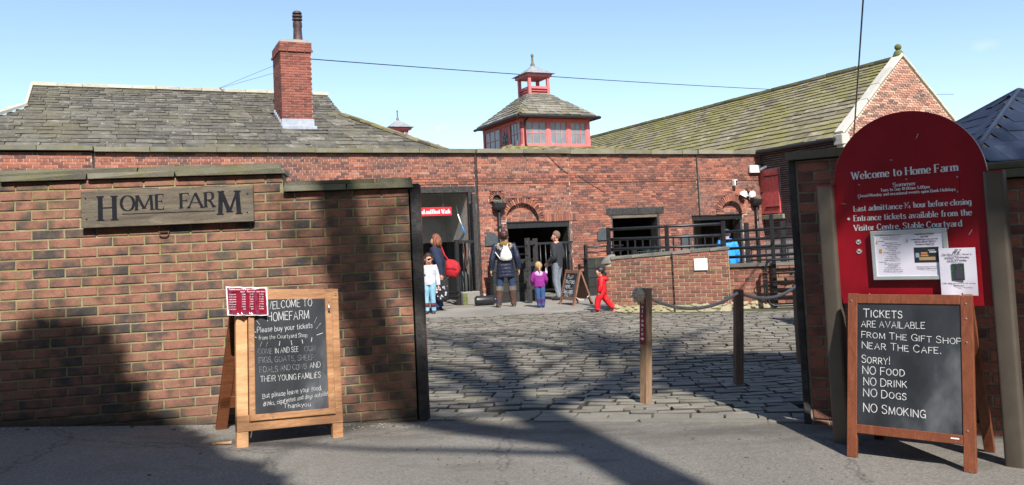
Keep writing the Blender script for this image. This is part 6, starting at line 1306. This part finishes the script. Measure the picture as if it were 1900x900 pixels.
CLO = cmat('canvas_white', (.62, .60, .55), .9); MB().loft([(0, 0, -.02, .05, .03), (0, 0, .0, .12, .055), (0, 0, .06, .135, .065), (0, .0, .16, .115, .05), (0, .01, .27, .06, .03), (0, .015, .31, .035, .02)], 18).build('sack', CLO, t2, smooth=True)
for pp in ([(-.115, 0, .01), (-.18, .03, .10), (-.23, .07, .18)], [(.03, .02, .3), (.06, .05, .36)], [(-.03, .02, .3), (-.06, .05, .36)]): MB().tube(pp, .010, 6).build('cord', CLO, t2)
# small girl in purple
t, J, H, f, s = person('small fair haired girl seen from behind in purple jacket with pink hood', frame(.50, 17.85, 0), 1.00, dict(sl=(-.10, 0, .73), sr=(.10, 0, .73), nb=(0, 0, .75), neck=(0, 0, .775), jaw=(0, .025, .83), head=(0, .01, .88), crown=(0, 0, .93), el=(-.15, .01, .60), wl=(-.13, .08, .52), er=(.15, .01, .60), wr=(.14, .07, .53), kl=(-.035, .01, .27), kr=(.065, .01, .27), al=(-.02, 0, .05), ar=(.06, .0, .05), hl=(-.045, 0, .47), hr=(.055, 0, .47), pelvis=(.005, 0, .48)), headscale=1.35, face=10)
PUR = cmat('purple', (.22, .015, .19)); torso(t, J, H, PUR, .46, .115, .085, 'jacket', .118, shw=.125); sleeves(t, J, H, PUR, .052, .042); legs(t, J, H, cmat('blue_denim', (.03, .075, .19)), .068, .05, .042); shoes(t, J, H, cmat('purple_boot', (.05, .03, .12), .4), None, None, .045, .62)
hair(t, J, H, cmat('fair_hair', (.34, .22, .11), .7), f, s, 1.3, pony=[(0, 0, .02), (.0, -.035, -.04), (.005, -.035, -.11), (.0, -.02, -.19)])
MB().loft([(0, -.03, .66 * H, .05, .05), (0, -.05, .70 * H, .085, .06), (0, -.045, .75 * H, .09, .065), (0, -.03, .785 * H, .06, .045)], 16).build('hood', cmat('pink_hood', (.60, .33, .55)), t, smooth=True)
# man
t, J, H, f, s = person('balding man in charcoal jacket and grey jeans watching the doorway', frame(1.10, 21.6, 62, gz(1.1, 21.6)), 1.80, dict(el=(-.13, -.03, .635), wl=(-.10, .10, .545), er=(.13, -.03, .635), wr=(.09, .10, .55), kl=(-.05, .025, .285), al=(-.055, -.03, .05), kr=(.05, .03, .285), ar=(.06, .02, .05)), face=20)
torso(t, J, H, cmat('charcoal', (.022, .024, .028)), .50, .094, .07, 'jacket', .098); sleeves(t, J, H, cmat('charcoal', (.022, .024, .028)), .046, .036); legs(t, J, H, cmat('grey_denim', (.15, .17, .20)), .056, .040, .032); shoes(t, J, H, cmat('black_shoe', (.02, .02, .022), .5), cmat('red_sole', (.5, .03, .03)))
hair(t, J, H, cmat('cropped_hair', (.16, .09, .06)), f, s, .93, thick=.99)
t2 = thing('paper_sheet', 'folded white paper in the hand of the balding man', 'paper', frame(1.10, 21.6, 62, gz(1.1, 21.6)) @ Matrix.Translation((-.14, .26, .72)) @ Matrix.Rotation(.3, 4, 'Y')); MB().box(-.06, .06, 0, .004, 0, .22).box(-.05, .065, .006, .010, -.01, .2).build('sheet', MT['paper'], t2)
# auburn woman and her bags
ML = frame(-1.74, 18.35, 80); t, J, H, f, s = person('auburn haired woman in navy jacket carrying bags beside the gate post', ML, 1.69, dict(el=(-.14, -.07, .635), wl=(-.14, -.09, .475), er=(.15, -.03, .635), wr=(.16, .0, .47)), face=0)
torso(t, J, H, cmat('navy_jacket', (.012, .02, .05)), .47, .10, .085, 'jacket', .112); sleeves(t, J, H, cmat('navy_jacket', (.012, .02, .05)), .05, .038); legs(t, J, H, cmat('blue_jeans', (.012, .03, .10)), .062, .046, .052); shoes(t, J, H, cmat('black_shoe', (.02, .02, .022)))
hair(t, J, H, cmat('auburn', (.17, .058, .028), .6), f, s, .99, length=.12)
MB().loft([(0, -.02, .81 * H, .09, .08), (0, -.01, .85 * H, .065, .06)], 16).build('scarf', cmat('grey_scarf', (.3, .32, .38)), t, smooth=True)
MW = ML
t2 = thing('duffel_bag', 'red holdall slung on the shoulder of the auburn haired woman', 'bag', MW @ Matrix.Translation((.02, -.36, .93)) @ Matrix.Rotation(.15, 4, 'X'))
REDB = cmat('red_nylon', (.40, .010, .018), .85, .2, .6); MB().loft([(0, .0, -.20, .09, .10, .55), (0, 0, -.16, .12, .15, .6), (0, -.01, .0, .13, .165, .6), (0, .02, .12, .11, .14, .6), (0, .05, .18, .05, .07, .7)], 20).build('bag_body', REDB, t2, smooth=R(60))
MB().tube([(0, .09, .13), (.02, .22, .26), (.03, .32, .44), (0, .38, .54)], .018, 8).build('strap', REDB, t2, smooth=True); MB().box(-.136, -.126, -.12, .10, -.02, 0).build('zip', cmat('red_dark', (.2, .005, .01)), t2)
t2 = thing('patterned_bag', 'black carrier bag with white dots in the hand of the auburn haired woman', 'bag', MW @ Matrix.Translation((-.22, -.16, .33)))
MB().loft([(0, 0, -.12, .04, .07, .8), (0, 0, -.08, .06, .14, .8), (0, 0, .12, .06, .155, .8), (0, 0, .26, .04, .10, .8), (0, 0, .36, .015, .03, .8)], 20).build('bag_body', cmat('black_cloth', (.012, .012, .016)), t2, smooth=R(60))
MB().tube([(0, 0, .34), (-.01, 0, .46)], .012, 6).build('bag_handle', cmat('black_cloth', (.012, .012, .016)), t2)
rr = random.Random(5)
for sx in (-1, 1):
    for k in range(16):
        y, z = rr.uniform(-.11, .11), rr.uniform(-.05, .22); MB().tube([(sx * .058, y, z), (sx * .066, y, z)], rr.uniform(.012, .026), 10).build('dot', cmat('dot_white', (.45, .45, .48)), t2)
# girl in grey top
t, J, H, f, s = person('dark haired girl in pale grey top and light blue trousers facing the camera', frame(-1.835, 17.63, 172), 1.30, dict(el=(-.135, -.01, .60), wl=(-.15, .02, .46), er=(.13, -.01, .60), wr=(.145, .03, .46), sl=(-.10, 0, .765), sr=(.10, 0, .765), kl=(-.045, .01, .27), kr=(.06, .02, .27), al=(-.055, 0, .05), ar=(.05, .03, .05)), True, 1.12, face=25)
torso(t, J, H, cmat('pale_grey', (.50, .51, .56)), .475, .098, .068, 'top', .105); sleeves(t, J, H, cmat('pale_grey', (.50, .51, .56)), .042, .034, cuff=.93); legs(t, J, H, cmat('light_blue', (.20, .38, .50)), .062, .045, .038); shoes(t, J, H, cmat('wellies', (.05, .03, .035), .35), cmat('pink_trim', (.35, .06, .09)), cmat('well_top', (.12, .03, .05)), .038, .55)
hair(t, J, H, cmat('dark_brown_hair', (.035, .016, .011), .5), f, s, 1.15, length=.05, pony=[(0, 0, .0), (.0, -.03, -.04), (.02, -.03, -.12)])
# toddler
t, J, H, f, s = person('toddler in bright red all-in-one suit striding to the left past the ramp wall', frame(1.66, 16.15, 88), .90, dict(sl=(-.105, 0, .71), sr=(.105, 0, .71), nb=(0, 0, .73), neck=(0, .01, .755), jaw=(0, .045, .81), head=(0, .03, .865), crown=(0, .015, .92), el=(-.14, .02, .57), wl=(-.13, .06, .45), er=(.14, .0, .57), wr=(.13, .05, .45), hl=(-.05, 0, .43), hr=(.05, 0, .43), kl=(-.05, .10, .25), al=(-.05, .12, .055), kr=(.055, -.08, .27), ar=(.055, -.23, .085), pelvis=(0, 0, .45), tr=(.055, -.16, .02)), headscale=1.5, face=8)
RSU = cmat('red_suit', (.60, .006, .012), .55, .15, .8, 14); torso(t, J, H, RSU, .42, .12, .10, 'suit_top', .125, shw=.13); sleeves(t, J, H, RSU, .056, .05); legs(t, J, H, RSU, .08, .068, .058); shoes(t, J, H, cmat('trainer', (.06, .06, .07)), cmat('pink_sole', (.5, .08, .1)))
MB().loft([(0, -.08, .66 * H, .05, .05), (0, -.075, .69 * H, .1, .08), (0, -.05, .74 * H, .095, .085), (0, -.02, .77 * H, .06, .06)], 16).build('hood', RSU, t, smooth=True)
hair(t, J, H, cmat('black_hair', (.018, .010, .010), .4), f, s, 1.42, pony=[(0, 0, 0), (0, -.05, -.05), (.0, -.04, -.13)])
# person in blue behind the railing
t, J, H, f, s = person('person in bright blue hooded jacket and grey hat behind the black railing', frame(5.22, 20.3, 4, gz(5.2, 20.3)), 1.60, face=0)
BLU = cmat('bright_blue', (.02, .26, .72), .6); torso(t, J, H, BLU, .47, .115, .09, 'jacket', .12, shw=.125); sleeves(t, J, H, BLU, .055, .042); legs(t, J, H, cmat('blue_denim', (.03, .075, .19)), .062, .045, .045); shoes(t, J, H, cmat('black_shoe', (.02, .02, .022)))
MB().ball((J['head'] + Vector((0, -.005, .022))) * H, .060 * H, 14, 10, (1, 1, 1.05)).build('hat', cmat('grey_hat', (.05, .055, .07)), t, smooth=True); MB().loft([(0, -.05, .78 * H, .1, .06), (0, -.06, .82 * H, .13, .1), (0, -.05, .86 * H, .1, .09)], 16).build('hood', BLU, t, smooth=True)
# ================================================================== TREES BEHIND THE CAMERA (their shade falls across the view)
BARK = plain('bark', (.09, .075, .055), .95, var=.4, scale=5, bump=1, bs=18, bd=.03); LEAF = [plain('leaf_a', (.035, .065, .02), .6, var=.4, scale=2, bump=0)]
S_ = Vector((-math.sin(SUN_AZ), math.cos(SUN_AZ), 0))
def nd(q, h): return Vector((q[0], q[1], 0)) - S_ * h + Vector((0, 0, h))
def twigs(mb, a, d, L, r, depth, rr):
    if depth == 0: return
    b = a + d * L; m = a.lerp(b, .5) + Vector((rr.uniform(-1, 1), rr.uniform(-1, 1), rr.uniform(-1, 1))) * L * .08; mb.tube([a, m, b], [r, r * .8, r * .6], 6 if r > .03 else 4, False)
    for k in range(3 if depth > 1 else 2):
        dd = (d + Vector((rr.uniform(-1, 1), rr.uniform(-1, 1), rr.uniform(-.5, .8))) * .75).normalized(); twigs(mb, a.lerp(b, rr.uniform(.4, 1)), dd, L * rr.uniform(.55, .8), r * .55, depth - 1, rr)
t = thing('bare_tree', 'tall bare tree behind the camera casting its branch shadows over the cobbles', 'tree', Matrix(), 'trees behind the camera'); rr = random.Random(3)
base = nd((.8, 4.9), 9) + S_ * 0; b0 = Vector((base.x, base.y, 0)); 
MB().tube([b0 - Vector((0, 0, .5)), b0 + Vector((0, 0, .4)), nd((.8, 4.9), 9), nd((.44, 5.95), 10.1), nd((.10, 6.95), 11.2)], [.42, .30, .23, .22, .21], 14).build('trunk', BARK, t, smooth=True)
mb = MB(); mb.tube([nd((.10, 6.95), 11.2), nd((-.2, 8.1), 12.4), nd((-.9, 9.6), 13.8), nd((-1.9, 11), 15)], [.21, .20, .14, .06], 10); mb.tube([nd((-.1, 7.6), 11.9), nd((-.1, 9.3), 13.4), nd((-.5, 11.6), 15)], [.16, .13, .05], 8)
mb.tube([nd((.44, 5.95), 10.1), nd((-.45, 6.6), 10.9), nd((-1.35, 7.45), 11.8), nd((-1.75, 8.2), 12.5), nd((-2.1, 8.9), 13.2)], [.15, .17, .19, .20, .16], 10); mb.tube([nd((.6, 5.6), 9.7), nd((-.6, 5.95), 10.2), nd((-2.2, 6.2), 10.8)], [.07, .05, .03], 8)
for q, h, L, r in (((-.9, 9.6), 13.8, 1.5, .05), ((-.2, 8.1), 12.4, 1.6, .06), ((-.1, 9.3), 13.4, 2.0, .07), ((-.5, 11.6), 15, 1.6, .05), ((-1.9, 11), 15, 1.4, .05), ((-.1, 7.6), 11.9, 1.8, .06), ((.10, 6.95), 11.2, 1.5, .05), ((-1.75, 8.2), 12.5, 1.2, .05), ((1.6, 9.6), 14, 2.0, .07), ((1.0, 8.3), 13, 1.9, .06), ((2.4, 8.6), 13.4, 1.8, .06), ((4, 9), 14, 1.8, .05), ((1.6, 7.9), 12.3, 1.6, .05), ((3.0, 8.1), 13, 1.8, .05)):
    for k in range(3): twigs(mb, nd(q, h), Vector((rr.uniform(-1, 1), rr.uniform(-.5, 1), rr.uniform(.0, .8))).normalized(), L, r, 4, rr)
mb.tube([nd((.10, 6.95), 11.2), nd((.7, 8.0), 12.6), nd((1.7, 9.7), 14)], [.14, .10, .06], 8); mb.tube([nd((.7, 8.0), 12.6), nd((2.4, 8.6), 13.4), nd((4, 9), 14)], [.09, .07, .04], 8); mb.tube([nd((.3, 7.4), 11.6), nd((1.6, 7.9), 12.3), nd((3.0, 8.1), 13)], [.09, .07, .04], 8)
mb.tube([nd((1.7, 9.7), 14), nd((.9, 11), 15.2), nd((.3, 12.5), 16.4)], [.07, .05, .03], 6); mb.tube([nd((1.7, 9.7), 14), nd((2.2, 11.4), 15.5), nd((3.2, 13), 17)], [.07, .05, .03], 6)
mb.build('branch', BARK, t, smooth=True)
def leafy(lab, balls, base, n, seed):
    t = thing('evergreen_tree', lab, 'tree', Matrix(), 'trees behind the camera'); rr = random.Random(seed); c0 = balls[0][0]
    MB().tube([Vector((base[0], base[1], -.5)), Vector((base[0], base[1], c0.z * .5)), c0], [.26, .20, .10], 12).build('trunk', BARK, t, smooth=True)
    V, F = [], []; tot = sum(b[1] ** 2 for b in balls)
    for c, r in balls:
        for _ in range(int(n * r * r / tot)):
            d = Vector((rr.gauss(0, 1), rr.gauss(0, 1), rr.gauss(0, 1))).normalized(); p = c + d * r * rr.uniform(.7, .98) ** .5 * (1 + .03 * math.sin(d.x * 9 + d.z * 7)); s = rr.uniform(.07, .15)
            a = Vector((rr.gauss(0, 1), rr.gauss(0, 1), rr.gauss(0, 1))).normalized(); b = a.orthogonal().normalized(); k = len(V); V += [tuple(p + a * s), tuple(p + b * s * .6), tuple(p - a * s), tuple(p - b * s * .6)]; F.append((k, k + 1, k + 2, k + 3))
    me = bpy.data.meshes.new('crown'); me.from_pydata(V, [], F); me.materials.append(LEAF[0]); link('crown', me, t, 'stuff')
    mb = MB()
    for c, r in balls: mb.ball(c, r * .95, 18, 12, jit=.03)
    mb.build('inner_crown', LEAF[0], t)
leafy('dense evergreen tree behind the camera shading the left wall and tarmac', [(nd((-4.6, 3.9), 9), 2.45), (nd((-3.65, 6.55), 9.4), .65), (nd((-3.15, 5.3), 8.8), 1.15), (nd((-2.5, 4.4), 8.4), 1.25), (nd((-5.6, 5.6), 9), 1.2), (nd((-4.6, 6.2), 9.2), .8), (nd((-3.0, 5.9), 9), .65)], (-1.9, -4.6), 16000, 5)
leafy('dense evergreen tree shading the right wall from behind the camera', [(nd((5.2, 7.9), 9), 1.85), (nd((3.6, 7.4), 8.8), 1.5), (nd((2.85, 7.95), 9.4), 1.4)], (7.3, -1.4), 9000, 6)
V, F = [], []; rr = random.Random(12); mb = MB()                       # unseen wood, added to block sky light from behind the camera
for i in range(30):
    a = R(178 + 184 * (i + rr.uniform(-.3, .3)) / 30); d = rr.uniform(17, 21); r = rr.uniform(3.2, 4.4)
    for z in (r * .7, r * 2.0, r * 2.9):
        c = Vector((d * math.cos(a), d * math.sin(a) - 1, z)); q = r * (1 if z < r * 2.5 else .7); mb.ball(c, q * .9, 10, 7, jit=.08)
        for _ in range(160):
            e = Vector((rr.gauss(0, 1), rr.gauss(0, 1), rr.gauss(0, 1))).normalized(); p = c + e * q * rr.uniform(.85, 1.08); s = rr.uniform(.12, .3)
            u = Vector((rr.gauss(0, 1), rr.gauss(0, 1), rr.gauss(0, 1))).normalized(); w = u.orthogonal().normalized(); k = len(mb.v); mb.v += [tuple(p + u * s), tuple(p + w * s * .6), tuple(p - u * s), tuple(p - w * s * .6)]; mb.f.append((k, k + 1, k + 2, k + 3))
SKY_BLOCKER = mb.build('added_unseen_woodland', LEAF[0]); SKY_BLOCKER['kind'] = 'stuff'
